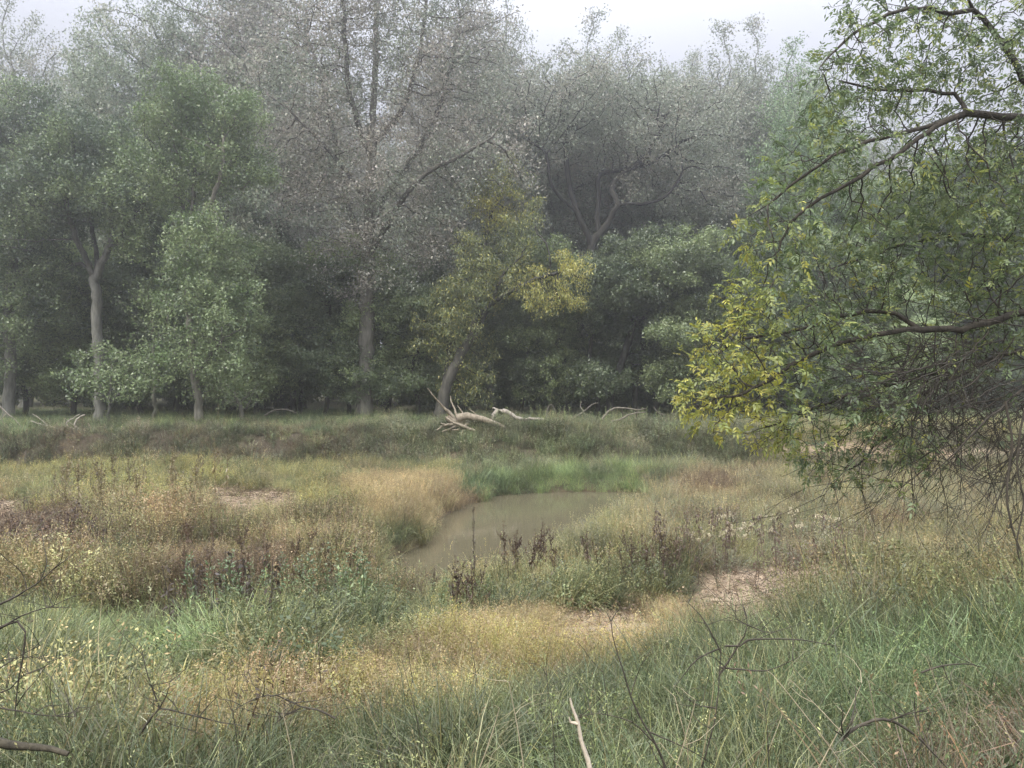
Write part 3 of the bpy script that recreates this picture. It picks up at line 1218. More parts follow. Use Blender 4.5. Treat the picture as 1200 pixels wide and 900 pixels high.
hero('willow_tree', 'leaning willow with twin trunks, grey green foliage and yellow clumps, behind the root wad', 514, 36.8,
     [([(514, 497, 0), (520, 465, 0), (535, 425, 0), (556, 390, 0), (575, 355, -.4), (592, 320, -.8), (612, 300, -1)], None),
      ([(556, 390, 0), (560, 340, .6), (566, 300, .8), (575, 255, 1), (590, 215, 1)], 0),
      ([(575, 355, 0), (605, 338, -1), (635, 325, -1.4), (660, 318, -1.6)], 0),
      ([(516, 480, 0), (524, 430, .8), (530, 385, 1), (545, 345, 1.2), (552, 300, 1)], 0),
      ([(640, 322, -1), (645, 305, -1.2), (640, 285, -1.4)], 2)],
     [(618, 330, -.8, 28, 26, 1.4), (660, 322, -1.4, 24, 24, 1.1), (590, 240, .6, 34, 34, 1.4), (575, 300, .2, 34, 36, 1.5),
      (530, 390, .4, 30, 50, 1.6), (610, 275, 0, 28, 28, 1.3), (560, 340, 0, 30, 50, 1.4), (540, 440, .5, 26, 28, 1.2), (655, 350, -1.4, 14, 18, .7),
      (570, 420, .2, 24, 34, 1)],
     105, .3, M_DARKBARK, wcol, nA=2300, cl=(.9, .32), step=.24, di=2.2, dk=.28, nleaf=26, lsize=.14, sub=(.32, .32, .55), area=3.2, spread=.15, droop=1.3, aspect=.28,
     twig=.011, trop=(0, 0, -.02), tmax=3800)

# H: dark limbed cottonwood whose heavy limbs run out to the right
hero('cottonwood_tree', 'dark limbed cottonwood whose heavy limbs sweep right above the thicket', 690, 47,
     [([(668, 495, 0), (676, 420, 0), (684, 350, 0), (692, 290, 0), (676, 250, 0), (667, 215, .5), (664, 190, .6), (660, 140, 1)], None),
      ([(692, 285, 0), (712, 262, 0), (725, 240, -.5), (760, 238, -1), (785, 225, -1.5), (800, 200, -2)], 0),
      ([(700, 270, 0), (702, 235, .5), (703, 205, .6), (735, 198, .5), (768, 188, 0), (800, 165, 0)], 1),
      ([(725, 238, -.5), (718, 215, 0), (760, 180, 0), (785, 130, 0)], 1),
      ([(676, 250, 0), (645, 215, -1), (640, 180, -1), (612, 160, -1)], 0)],
     [(700, 140, 0, 60, 50, 4), (790, 165, 0, 70, 50, 4), (640, 140, 0, 45, 50, 3), (740, 115, 0, 60, 35, 3), (820, 215, 0, 50, 40, 3)],
     106, .30, M_DARKBARK, cf(LG_COT), nA=3600, cl=(1.8, .36), step=.4, di=3.2, dk=.46, nleaf=24, lsize=.135, spread=.3, sub=(.6, .6, .6), area=3.2, twig=.016, leafr=.05, tmax=3800, bcol=(.55, .55, .55))

# sapling with one leafy side, thin trunk, stump with sprouts
hero('sapling', 'small bushy green sapling in front of the forked ash trunk', 128, 32.6,
     [([(128, 504, 0), (127, 480, 0), (129, 455, 0), (131, 430, 0), (128, 412, 0)], None), ([(128, 475, 0), (145, 455, -.3), (160, 440, -.3)], 0),
      ([(128, 470, 0), (112, 455, 0), (102, 445, 0)], 0)],
     [(128, 440, 0, 34, 24, 1.1), (155, 452, -.2, 24, 20, .8), (104, 455, 0, 18, 18, .7), (128, 418, 0, 18, 12, .6)],
     107, .07, M_BARK, cf(LG_MID + [lin(116, 134, 88)]), nA=420, step=.2, di=1.5, dk=.25, nleaf=10, lsize=.13, spread=.14, twig=.008, maxlimb=3, cat='sapling')
hero('sapling', 'slim pale pole of a young tree between the sapling and the two tiered tree', 181, 35.4,
     [([(182, 499, 0), (181, 470, 0), (180, 450, 0), (180, 430, 0), (179, 380, 0)], None)],
     [(176, 420, 0, 12, 14, .5), (182, 370, 0, 26, 40, 1.2)],
     108, .085, M_BARK, cf(LG_MID), nA=260, step=.22, di=1.5, dk=.3, nleaf=9, lsize=.13, spread=.16, twig=.01, maxlimb=2, cat='sapling', bcol=(1.1, 1.1, 1))
hero('tree_stump', 'short pale stump with a few leafy sprouts right of the two tiered tree', 283, 35.0,
     [([(283, 500, 0), (283, 490, 0), (283, 480, 0)], None)],
     [(283, 466, 0, 24, 11, .6)],
     109, .12, M_BARK, cf(LG_MID), nA=90, step=.16, di=1.2, dk=.2, nleaf=5, lsize=.12, spread=.1, twig=.008, maxlimb=1, cat='stump', bcol=(1.15, 1.1, 1))


# generic models, copied below
def generic(nm, seed, h, trunk_h, base_r, cen, nA, cols, bark, **kw):
    r = np.random.default_rng(seed)
    pts = [(0, 0, -.3), (.02 * h * r.normal(), .01 * h * r.normal(), trunk_h * .5), (.02 * h * r.normal(), .02 * h * r.normal(), trunk_h),
           (.03 * h * r.normal(), .03 * h * r.normal(), trunk_h + .35 * (h - trunk_h)),
           (.04 * h * r.normal(), .04 * h * r.normal(), trunk_h + .7 * (h - trunk_h))]
    line = smooth_line(pts, kw.get('step', .4) * 1.1, .03, r)
    limbs = [(line, None)]
    kw.pop('gap', 0), kw.pop('thr', 0)
    A = clusters(r, cen, nA, kw.pop('sub', (.5, .5, .3)), kw.pop('area', 1.5))
    built = build_tree(limbs, A, r, base_r, lcol=cf(cols), **kw)
    return model_of(nm, built, bark, M_LEAF)


def plume(r, h, rad, z0, n):
    """tall cottonwood crown as upright plumes"""
    out = []
    for k in range(n):
        a = r.uniform(0, 6.28)
        q = r.uniform(.1, 1) ** .6 * rad
        zt = h * (1 - .28 * (q / rad) ** 2) * r.uniform(.92, 1.0)
        hh = r.uniform(.16, .3) * h
        out.append((q * math.cos(a), q * math.sin(a), zt - hh, r.uniform(1.3, 2.2), r.uniform(1.3, 2.2), hh))
    for k in range(n // 2):
        a = r.uniform(0, 6.28)
        q = r.uniform(.5, 1) * rad
        out.append((q * math.cos(a), q * math.sin(a), r.uniform(z0, h * .6), r.uniform(1.2, 2), r.uniform(1.2, 2), r.uniform(1, 2.5)))
    return out


COT = []
for k in range(3):
    r_ = np.random.default_rng(40 + k)
    COT.append(generic('cottonwood', 200 + k, 25, 9, .42, plume(r_, 25, 4.6, 8, 13), 5200, LG_COT if k != 2 else LG_BARE, M_BARK,
                       gap=1.8, thr=.33, step=.4, di=3.5, dk=.46, nleaf=(26, 21, 14)[k], lsize=.145, spread=.28, sub=(.55, .55, .75), area=3.2, twig=.015, leafr=.05, tmax=4200,
                       trop=(0, 0, .15), maxlimb=5))
DEN = []
for k in range(3):
    r_ = np.random.default_rng(60 + k)
    cen = []
    for q in range(11):
        a = r_.uniform(0, 6.28)
        q2 = r_.uniform(.2, 1) * 2.6
        cen.append((q2 * math.cos(a), q2 * math.sin(a), r_.uniform(1.8, 9.5) , r_.uniform(1.2, 2.0), r_.uniform(1.2, 2.0), r_.uniform(.9, 1.6)))
    DEN.append(generic('thicket', 300 + k, 11, 3.0, .17, cen, 3000, LG_DARK if k else LG_MID, M_DARKBARK,
                       gap=1.0, thr=.28, step=.28, di=3, dk=.33, nleaf=32, lsize=.14, spread=.19, sub=(.55, .55, .3), area=2.0, twig=.012, tmax=3200, maxlimb=4))
SHR = []
for k in range(2):
    r_ = np.random.default_rng(80 + k)
    cen = []
    for q in range(8):
        a = r_.uniform(0, 6.28)
        q2 = r_.uniform(.2, 1) * 1.5
        cen.append((q2 * math.cos(a), q2 * math.sin(a), r_.uniform(.7, 2.9), r_.uniform(.7, 1.2), r_.uniform(.7, 1.2), r_.uniform(.5, .9)))
    SHR.append(generic('shrub', 400 + k, 3.5, .8, .07, cen, 1300, LG_DARK + LG_MID, M_DARKBARK,
                       gap=.8, thr=.25, step=.2, di=2, dk=.22, nleaf=26, lsize=.12, spread=.13, sub=(.35, .35, .2), area=.8, twig=.009, tmax=2000, maxlimb=3))


def put(model, name, px, d, h, h0, label, group, rot, lc=(1, 1, 1), bc=(1, 1, 1), cat='tree'):
    b = base_at(px, d)
    s = h / h0
    wd = (.98 if px > 600 else .82) if model in COT else 1
    place_tree(name, model, b, label, cat, group, rot, (wd * s * random.uniform(.92, 1.1), wd * s * random.uniform(.92, 1.1), s), lc, bc)


# individually recognisable tall trees (px, distance, top row, model, label)
TALL = [
    (28, 52, 30, 1, 'short cottonwood crown against the sky at the far left of the treeline'),
    (160, 47, -25, 0, 'tall cottonwood with dark forked limbs against the sky, behind the forked ash'),
    (262, 47, -60, 1, 'tall green cottonwood whose top leaves the frame, behind the two tiered tree'),
    (340, 50, -80, 2, 'thin twiggy cottonwood just left of the large pale trunk, top out of frame'),
    (520, 52, -10, 2, 'thin twiggy cottonwood behind the right limbs of the large pale trunk'),
    (575, 50, 12, 1, 'cottonwood whose crown ends the high part of the treeline above the willow'),
    (640, 56, 40, 0, 'cottonwood with plume top just right of the highest part of the treeline'),
    (712, 58, 52, 1, 'cottonwood forming the middle of the stepped treeline'),
    (775, 55, 72, 0, 'cottonwood at the low notch of the treeline'),
    (835, 58, 60, 1, 'sparse cottonwood right of the notch in the treeline'),
    (895, 54, 68, 0, 'dark trunked cottonwood behind the yellow tips of the near branches'),
    (805, 60, 62, 0, 'upright cottonwood crown filling the treeline between the notch and the sparse one'),
    (868, 57, 62, 1, 'upright cottonwood crown filling the treeline left of the dark trunked one'),
    (922, 56, 68, 0, 'cottonwood crown at the right end of the even treeline'),
    (945, 50, 80, 1, 'greener cottonwood top showing left of the near tree'),
]
for k, (px, d, top, mi, lb) in enumerate(TALL):
    h = (450 - top) / F * d + EYE - hz((px - 600) / F * d, d)
    lc = (1.0, 1.06, .98) if k in (1, 2) else (1, 1, 1)
    if px == 945:
        lc = (.8, 1.05, .7)
    put(COT[mi], 'cottonwood_tree', px, d, h * 1.03, 25, lb, COTT, k * 1.7 + .4, lc)
# further cottonwoods seen only as crowns through the others
FARL = 'far cottonwood seen only as a hazy crown through the front trees'
for k in range(16):
    px = -160 + k * 94 + random.uniform(-20, 20)
    d = random.uniform(62, 84)
    top = np.interp(px, [-100, 0, 100, 300, 500, 600, 700, 800, 950, 1100, 1400], [110, 110, 110, 80, 70, 80, 75, 95, 110, 150, 150])
    h = (450 - top) / F * d + 1.5
    put(COT[k % 3], 'cottonwood_tree', px, d, h, 25, FARL, 'far cottonwoods behind the front row', random.uniform(0, 6.28))
# trees behind the near tree, right
RT = [(1010, 47, 200, 0, 'mid green tree behind the near branches, left of the pale willow'),
      (1150, 50, 180, 1, 'dark green tree behind the near branches at the right edge')]
for px, d, top, mi, lb in RT:
    h = (450 - top) / F * d + EYE - 1.8
    put(DEN[mi], 'broadleaf_tree', px, d, h, 11, lb, 'trees behind the near branches', px * .1)
put(DEN[0], 'willow_tree', 1070, 42, 7.5, 11, 'pale grey green willow seen through the near branches', None, 1.2, (1.5, 1.45, 1.5))
for k in range(5):
    put(COT[k % 3], 'cottonwood_tree', 1000 + k * 75, 50 + 3 * (k % 3), 17 + k % 2 * 2, 25,
        'cottonwood seen only through the leaves of the near tree', 'cottonwoods behind the near tree', k * 2.1)

# thicket: the dark middle storey
THK = [
    (30, 40.5, 9.5, 'left edge of the thicket, dark green tree under the far left crown'),
    (85, 40, 10, 'dark green tree of the thicket directly behind the forked trunk'),
    (165, 40, 9, 'dark green tree of the thicket right of the forked trunk'),
    (205, 42, 10.5, 'dark tree of the thicket behind the slim pole'),
    (300, 39.5, 10.0, 'rounded dark tree right of the two tiered tree'),
    (345, 41, 10.5, 'dark tree of the thicket left of the large pale trunk'),
    (380, 39.5, 8.5, 'low dark tree touching the left side of the large pale trunk'),
    (455, 40.5, 9.5, 'dark tree of the thicket just right of the large pale trunk'),
    (490, 39.5, 8.0, 'dark low tree between the large pale trunk and the willow'),
    (610, 40, 7.2, 'dark tree in the shade beneath the yellow willow clumps'),
    (655, 41, 9.5, 'dark tree of the thicket behind the yellow willow clumps'),
    (700, 39.5, 9.0, 'dense dark green tree of the thicket above the right dead branches'),
    (745, 40.5, 10.0, 'tallest dense dark green tree of the thicket, right of the willow'),
    (790, 39.5, 9.6, 'dense dark green tree whose edge meets the yellow near leaves'),
    (840, 40.5, 9.0, 'dark tree of the thicket half behind the yellow near leaves'),
]
for k, (px, d, h, lb) in enumerate(THK):
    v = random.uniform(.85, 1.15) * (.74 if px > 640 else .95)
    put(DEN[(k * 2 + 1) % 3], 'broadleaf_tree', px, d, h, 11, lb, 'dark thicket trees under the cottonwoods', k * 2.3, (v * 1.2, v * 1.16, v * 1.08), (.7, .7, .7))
for k in range(34):
    px = -140 + k * 42 + random.uniform(-16, 16)
    d = random.uniform(48, 60)
    v = random.uniform(.8, 1.1)
    put(DEN[k % 3], 'broadleaf_tree', px, d, random.uniform(9, 13), 11, 'dark green thicket tree far back under the cottonwoods',
        'far thicket trees', random.uniform(0, 6.28), (v, v, v))
for k in range(30):
    px = -120 + k * 47 + random.uniform(-16, 16)
    if 395 < px < 470 or 20 < px < 60:
        continue
    d = random.uniform(43, 49)
    v = random.uniform(.75, 1.1)
    put(SHR[k % 2], 'shrub', px, d, random.uniform(2.4, 4.2), 3.5, 'dark leafy shrub in the shade at the foot of the thicket',
        'shrubs at the foot of the thicket', random.uniform(0, 6.28), (v, v, v), cat='shrub')
# bare leaning trunks with the understorey shade put into their bark tint
for px, d, pts, rr, lb in (
        (660, 40, [(660, 492), (662, 450), (656, 400), (664, 340)], .27, 'stout shaded grey trunk behind the fallen log'),
        (712, 39.5, [(712, 492), (718, 455), (732, 415), (745, 370)], .2, 'leaning shaded trunk right of the stout one'),
        (770, 41, [(770, 490), (768, 440), (775, 390), (778, 350)], .14, 'slim shaded trunk at the right end of the thicket'),
        (352, 41, [(356, 492), (352, 450), (346, 410), (344, 360)], .12, 'thin pale trunk leaning left in the shade left of the large trunk'),
        (412, 41, [(414, 492), (408, 470), (404, 430), (400, 380)], .12, 'thin leaning trunk close to the left side of the large trunk'),
        (510, 38.2, [(508, 497), (516, 470), (528, 440), (533, 410)], .17, 'pale inner trunk beside the willow base')):
    hero('slender_tree', lb, px, d, [([(a, b_, 0) for a, b_ in pts], None)], [(pts[-1][0], pts[-1][1] - 25, 0, 26, 26, 1.2)], int(px), rr, M_BARK, cf(LG_DARK),
         nA=120, step=.3, di=2, dk=.35, nleaf=10, lsize=.13, spread=.2, twig=.012, maxlimb=2, cat='tree', bcol=(.34, .34, .33))

# dark far wood, closing the view under the crowns
r_ = np.random.default_rng(77)
n = 60000
xx = r_.uniform(-90, 90, n)
yy = r_.uniform(86, 104, n)
top = 15 + 5 * fbm(xx, yy, 9, 90)
zz = r_.uniform(0, 1, n) * top + 2.2
wl = leaf_cloud(np.stack([xx, yy, zz], 1), .75, r_, .7, .2, None, cf(LG_DARK)(np.stack([xx, yy, zz], 1), r_))
o = link('far_wood', mesh_np('far_wood', wl[0], [wl[1]], wl[2], False, [M_LEAF]))
tag(o, 'dark mass of the wood far behind the front trees', 'wood', kind='stuff')

# ------------------------------------------------------------------ dead wood on the far bank
def wood_thing(name, label, cat, d, lines, seed, mat=None, group=None, sides=6, part='branch', trunkname=None, color=(1, 1, 1), root=None):
    """lines: list of ([(px,py[,dd])...], r0, r1)"""
    r = np.random.default_rng(seed)
    b = P(*(root or (lines[0][0][0][0], lines[0][0][0][1])), d)
    mat = mat or M_DEAD
    if len(lines) == 1:
        mb = MB()
        pts, r0, r1 = lines[0]
        q = smooth_line([P(a[0], a[1], d + (a[2] if len(a) > 2 else 0)) - b for a in pts], max(.05, r0 * 1.5), r0 * .12, r)
        tube(mb, q, np.linspace(r0, r1, len(q)), sides)
        o = link(name, mb.mesh(name, [mat], True), None, b, color)
        return tag(o, label, cat, group)
    e = tag(link(name, None, None, b), label, cat, group)
    for k, (pts, r0, r1) in enumerate(lines):
        mb = MB()
        q = smooth_line([P(a[0], a[1], d + (a[2] if len(a) > 2 else 0)) - b for a in pts], max(.04, r0 * 1.5), min(r0 * .15, .02), r)
        tube(mb, q, np.linspace(r0, r1, len(q)), sides if r0 > .015 else 4)
        link((trunkname or part) if k == 0 else part, mb.mesh(part, [mat], True), e, None, color)
    return e


wood_thing('fallen_log', 'bleached fallen log with splayed root wad on the far bank crest', 'log', 29.6,
           [([(560, 501, .6), (538, 497, .1), (529, 493, 0), (524, 488, 0)], .24, .13),
            ([(536, 490, 0), (548, 488, 0), (565, 491, 0), (582, 498, 0), (592, 502, 0)], .17, .09),
            ([(533, 492, 0), (526, 484, -.1), (518, 475, -.2), (508, 464, -.4), (501, 455, -.5)], .065, .018),
            ([(534, 493, 0), (529, 485, 0), (524, 480, 0), (519, 478, .1)], .055, .02),
            ([(536, 490, 0), (533, 480, .2), (529, 471, .3), (528, 464, .4)], .055, .014),
            ([(548, 503, -.3), (534, 497, -.4), (520, 499, -.4), (512, 504, -.4)], .07, .03),
            ([(556, 505, -.3), (544, 500, -.45), (530, 494, -.45), (522, 488, -.3)], .07, .02),
            ([(534, 497, 0), (524, 498, -.3), (516, 496, -.5)], .07, .03),
            ([(536, 498, 0), (528, 502, -.3), (518, 506, -.4)], .07, .03),
            ([(540, 498, 0), (545, 502, -.3), (541, 508, -.4), (552, 510, -.4)], .08, .03),
            ([(548, 497, 0), (538, 503, -.35), (530, 504, -.4)], .06, .03),
            ([(544, 489, 0), (541, 482, .2), (536, 475, .3)], .04, .012),
            ([(560, 490, 0), (556, 484, .1), (549, 479, .2)], .03, .01)], 1, None, None, 8, 'root', 'trunk', (.72, .68, .6), (536, 500))
wood_thing('fallen_branch', 'bleached arched branch lying on the crest right of the root wad', 'branch', 30.6,
           [([(574, 497), (578, 489), (583, 481), (590, 481), (601, 487), (612, 492), (626, 491), (642, 493)], .11, .06),
            ([(583, 481, 0), (579, 478, .1), (577, 479, .3)], .05, .02)], 2, None, None, 7, color=(.95, .95, .95))
wood_thing('fallen_branch', 'grey dead branch bow on the crest at the right of the green weeds', 'branch', 30.2,
           [([(706, 491), (713, 482), (724, 478), (738, 479), (746, 480), (757, 479)], .05, .02), ([(716, 494), (728, 491), (740, 485), (757, 483)], .05, .02),
            ([(728, 478, 0), (730, 488, .2), (729, 494, .3)], .03, .015), ([(746, 480, 0), (746, 490, .2)], .03, .02),
            ([(766, 477, 0), (772, 484, .2), (780, 486, .2)], .03, .015)], 3, None, None, 6, color=(.5, .5, .48))
wood_thing('fallen_branch', 'thin dead twigs standing on the crest between the two larger dead branches', 'branch', 30.8,
           [([(672, 490), (684, 482), (694, 474), (701, 472)], .025, .01), ([(640, 490), (642, 478), (646, 474), (650, 480)], .025, .01),
            ([(684, 482, 0), (680, 476, .1), (682, 470, .2)], .018, .008)], 4, None, None, 5, color=(.6, .6, .6))
wood_thing('fallen_branch', 'forked white dead branch lying on the left bank crest', 'branch', 28.9,
           [([(95, 505), (88, 499), (90, 492), (97, 487), (100, 486)], .045, .03), ([(93, 505), (80, 501), (68, 502), (56, 499), (44, 496), (35, 493)], .045, .015),
            ([(80, 501, 0), (78, 495, .1), (86, 490, .2), (94, 485, .3)], .03, .015), ([(56, 499, 0), (46, 490, 0), (38, 485, 0)], .02, .01),
            ([(88, 500, 0), (78, 492, -.2), (76, 489, -.3)], .02, .01)], 5, None, None, 6, color=(1.0, 1.0, 1.0))
wood_thing('fallen_branch', 'pale dead twigs standing at the left edge of the bank crest', 'branch', 28.8,
           [([(-6, 470), (8, 484), (18, 492), (27, 503)], .03, .012), ([(8, 484, 0), (2, 492, 0), (10, 500, 0)], .02, .01),
            ([(-8, 478, 0), (0, 488, 0), (4, 498, 0)], .02, .01)], 6, None, None, 5, color=(.8, .8, .8))
wood_thing('dead_pole', 'slim dead pole leaning on the eroded left bank below the sapling', 'pole', 28.6,
           [([(121, 535), (116, 520), (108, 505), (103, 496)], .05, .03)], 7, color=(.8, .75, .65))
wood_thing('fallen_branch', 'pale curved branch low on the middle of the far bank', 'branch', 28.3,
           [([(430, 545), (440, 537), (452, 532), (462, 530), (470, 532), (490, 531)], .045, .015), ([(462, 530, 0), (470, 526, .1), (479, 519, .3)], .03, .012),
            ([(512, 540, 0), (524, 534, 0), (538, 533, 0)], .035, .012)], 8, None, None, 6, color=(.85, .82, .75))
wood_thing('dead_branch', 'short pale dead branch crossing behind the stump', 'branch', 33.5,
           [([(310, 487), (322, 481), (335, 480), (348, 484)], .05, .02), ([(322, 481, 0), (318, 476, .1)], .02, .01)], 9, None, None, 5, color=(.4, .4, .38))

# ------------------------------------------------------------------ standing weeds as individuals
def weed_mesh(seed, h, kind):
    r = np.random.default_rng(seed)
    mb = MB()
    lean = r.normal(0, .06, 2)
    pts = [np.array([lean[0] * h * (t ** 2) + r.normal(0, .006), lean[1] * h * t ** 2, h * t - .05]) for t in np.linspace(0, 1, 8)]
    sc_ = np.array([.9, .8, .7]) if kind != 'milk' else np.array([1.2, 1.3, .9])
    tube(mb, pts, np.linspace(.009, .004, 8), 4, sc_)
    if kind == 'spike':          # dock like: knobbly clusters up the stem and side branches
        for k in range(r.integers(3, 7)):
            t0 = r.uniform(.35, .85)
            p0 = np.array(pts[int(t0 * 7)])
            a = r.uniform(0, 6.28)
            e = p0 + np.array([math.cos(a) * .12, math.sin(a) * .12, r.uniform(.12, .28) * h])
            tube(mb, [p0, (p0 + e) / 2 + [math.cos(a) * .03, math.sin(a) * .03, 0], e], [.005, .004, .003], 3, sc_)
            for q in range(14):
                s = p0 + (e - p0) * r.uniform(.3, 1)
                leaf4(mb, s + r.normal(0, .01, 3), r.normal(size=3), r.normal(size=3), .035, .022, sc_ * r.uniform(.7, 1.2))
        for q in range(40):
            s = pts[0] + (pts[-1] - pts[0]) * r.uniform(.55, 1.03)
            leaf4(mb, s + r.normal(0, .014, 3), r.normal(size=3), r.normal(size=3), .04, .024, sc_ * r.uniform(.7, 1.2))
        for q in range(8):
            s = np.array(pts[r.integers(1, 5)])
            a = r.uniform(0, 6.28)
            leaf4(mb, s, np.array([math.cos(a), math.sin(a), -1.2]), r.normal(size=3), .13, .035, sc_ * 1.2)
    elif kind == 'curl':         # withered curled leaves down the stem
        for q in range(26):
            s = pts[0] + (pts[-1] - pts[0]) * r.uniform(.15, 1)
            a = r.uniform(0, 6.28)
            c = sc_ * r.uniform(.7, 1.3)
            d1 = np.array([math.cos(a), math.sin(a), r.uniform(-.4, .3)])
            m = s + d1 * .05
            leaf4(mb, s, d1, np.array([0, 0, 1.]) + r.normal(size=3) * .4, .07, .03, c)
            leaf4(mb, m, d1 * .4 + [0, 0, -1], r.normal(size=3), .07, .03, c)
    elif kind == 'puff':         # stems with pale fluffy tops
        for k in range(5):
            a = r.uniform(0, 6.28)
            p0 = np.array(pts[5])
            e = p0 + np.array([math.cos(a) * .1, math.sin(a) * .1, .3 * h * r.uniform(.6, 1.1)])
            tube(mb, [p0, e], [.004, .003], 3, sc_)
            for q in range(16):
                leaf4(mb, e + r.normal(0, .018, 3), r.normal(size=3), r.normal(size=3), .04, .025, np.array([3.1, 3.3, 3.0]) * r.uniform(.8, 1.1))
        for q in range(14):
            s = pts[0] + (pts[-1] - pts[0]) * r.uniform(.15, .8)
            a = r.uniform(0, 6.28)
            leaf4(mb, s, np.array([math.cos(a), math.sin(a), -.5]), r.normal(size=3), .09, .025, sc_)
    elif kind == 'milk':         # broad pale green leaves held upright
        for q in range(12):
            t = .3 + .7 * q / 12
            s = pts[0] + (pts[-1] - pts[0]) * t
            a = q * 2.4 + r.normal(0, .3)
            d1 = np.array([math.cos(a), math.sin(a), .7 if t > .8 else .2])
            leaf4(mb, s, d1, np.array([0, 0, 1.]) + .3 * r.normal(size=3), .11, .045, np.array([1.25, 1.25, 1.25]) * r.uniform(.8, 1.3))
    elif kind == 'mull':         # a single club
        for q in range(110):
            s = pts[0] + (pts[-1] - pts[0]) * r.uniform(.25, 1.02)
            a = r.uniform(0, 6.28)
            leaf4(mb, s + np.array([math.cos(a), math.sin(a), 0]) * .006, np.array([math.cos(a), math.sin(a), .8]), r.normal(size=3), .03, .018, sc_ * r.uniform(.6, 1.1))
    elif kind == 'leafy':
        for q in range(60):
            t = r.uniform(.15, 1.03)
            s = pts[0] + (pts[-1] - pts[0]) * t
            a = r.uniform(0, 6.28)
            d1 = np.array([math.cos(a), math.sin(a), r.uniform(0, .9)])
            leaf4(mb, s + d1 * r.uniform(0, .05), d1, np.array([0, 0, 1.]) + .5 * r.normal(size=3), .085 * (1.2 - .6 * t), .02, np.array([1, 1, 1]) * r.uniform(.75, 1.3))
    return mb.mesh(kind + '_weed', [M_HERB], False)


MARCH = np.arange(3.0, 36, .06)
COLH = [H((c * 10 - 95 - 600) / F * MARCH, MARCH) for c in range(140)]
DKB = lin(88, 74, 62)
WM = {'spike': [weed_mesh(500 + k, 1.0, 'spike') for k in range(4)], 'curl': [weed_mesh(510 + k, .85, 'curl') for k in range(4)],
      'puff': [weed_mesh(520 + k, .75, 'puff') for k in range(3)], 'milk': [weed_mesh(530 + k, .8, 'milk') for k in range(3)],
      'mull': [weed_mesh(540, 1.35, 'mull'), weed_mesh(541, 1.2, 'mull')], 'leafy': [weed_mesh(550 + k, .95, 'leafy') for k in range(4)]}


def weed(kind, name, px, row, hgt, label, cat, group, color, variant=None, hb=None):
    """base given by pixel column and ground row"""
    # march to the ground
    hit = EYE + (450 - row) / F * MARCH <= COLH[int(np.clip((px + 100) // 10, 0, 139))]
    d = float(MARCH[np.argmax(hit)]) if hit.any() else random.uniform(29.6, 31.5)
    x = (px - 600) / F * d
    z = hz(x, d)
    me = random.choice(WM[kind]) if variant is None else WM[kind][variant]
    o = link(name, me, None, (x, d, max(z, -.02) - .01), color)
    o.rotation_euler = (random.uniform(-.12, .12), random.uniform(-.12, .12), random.uniform(0, 6.28))
    s = hgt
    o.scale = (s * .95, s * .95, s)
    tag(o, label, cat, group)
    return o


def many(n, box, *a, **k):
    for _ in range(n):
        px = random.uniform(box[0], box[2])
        row = random.uniform(box[1], box[3])
        h = random.uniform(*a[2])
        v = random.uniform(.75, 1.25)
        weed(a[0], a[1], px, row, h, a[3], a[4], a[5], tuple(np.array(a[6]) * v))


weed('mull', 'dead_mullein', 557, 700, 1.0, 'tall dark dead club of a stalk standing against the pond, left of its middle', 'stalk', None, lin(70, 62, 54), 0)
weed('mull', 'dead_mullein', 767, 640, .62, 'dark upright stalk at the right end of the pond', 'stalk', None, lin(66, 58, 52), 0)
weed('mull', 'dead_mullein', 775, 640, .5, 'shorter dark stalk just right of the one at the pond end', 'stalk', None, lin(66, 58, 52), 1)
weed('mull', 'dead_mullein', 994, 672, .52, 'dark lone stalk on the right flat beside the sandy path', 'stalk', None, lin(70, 62, 54), 0)
weed('mull', 'dead_mullein', 942, 660, .4, 'small dark lone stalk left of the taller one near the sandy path', 'stalk', None, lin(76, 66, 56), 1)
many(34, (590, 672, 800, 706), 'spike', 'dead_weed', (.6, 1.0), 'dark knobbly dead weed among those along the near side of the pond', 'weed', 'dark dead weeds along the pond', DKB)
many(46, (760, 640, 1000, 690), 'curl', 'withered_weed', (.7, 1.1), 'withered brown weed with curled leaves right of the pond', 'weed', 'withered weeds right of the pond', lin(104, 92, 84))
many(20, (800, 630, 990, 668), 'puff', 'fluffy_weed', (.6, 1.0), 'weed topped with white seed fluff right of the pond', 'weed', 'white topped weeds right of the pond', lin(120, 110, 96))
many(12, (490, 700, 570, 735), 'spike', 'dead_weed', (.5, .85), 'dark dead weed at the narrow left end of the pond', 'weed', 'dark dead weeds at the pond neck', DKB)
many(18, (190, 705, 340, 765), 'curl', 'withered_weed', (.8, 1.25), 'dark withered weed left of the pale leaved plants', 'weed', 'dark withered weeds left of the pale leaved plants', lin(80, 74, 68))
many(40, (200, 650, 420, 735), 'spike', 'dead_weed', (.5, .9), 'brown dead weed in the orange grass left of the pond', 'weed', 'brown dead weeds left of the pond', lin(100, 84, 68))
many(30, (0, 625, 130, 665), 'curl', 'withered_weed', (.7, 1.0), 'dark brown withered weed in the patch at the left edge', 'weed', 'dark brown weed patch at left', lin(78, 64, 60))
many(30, (60, 575, 270, 625), 'spike', 'seeding_weed', (.9, 1.5), 'tall thin seeding weed in front of the eroded left bank', 'weed', 'seeding weeds below the left bank', lin(128, 122, 92))
many(34, (400, 712, 640, 738), 'leafy', 'leafy_weed', (.35, .65), 'leafy green upright weed in front of the pond neck', 'weed', 'green weeds in front of the pond', lin(98, 116, 76))
many(50, (220, 705, 470, 748), 'leafy', 'leafy_weed', (.7, 1.0), 'leafy green upright weed left of the pond neck', 'weed', 'green weeds left of the pond neck', lin(92, 112, 74))
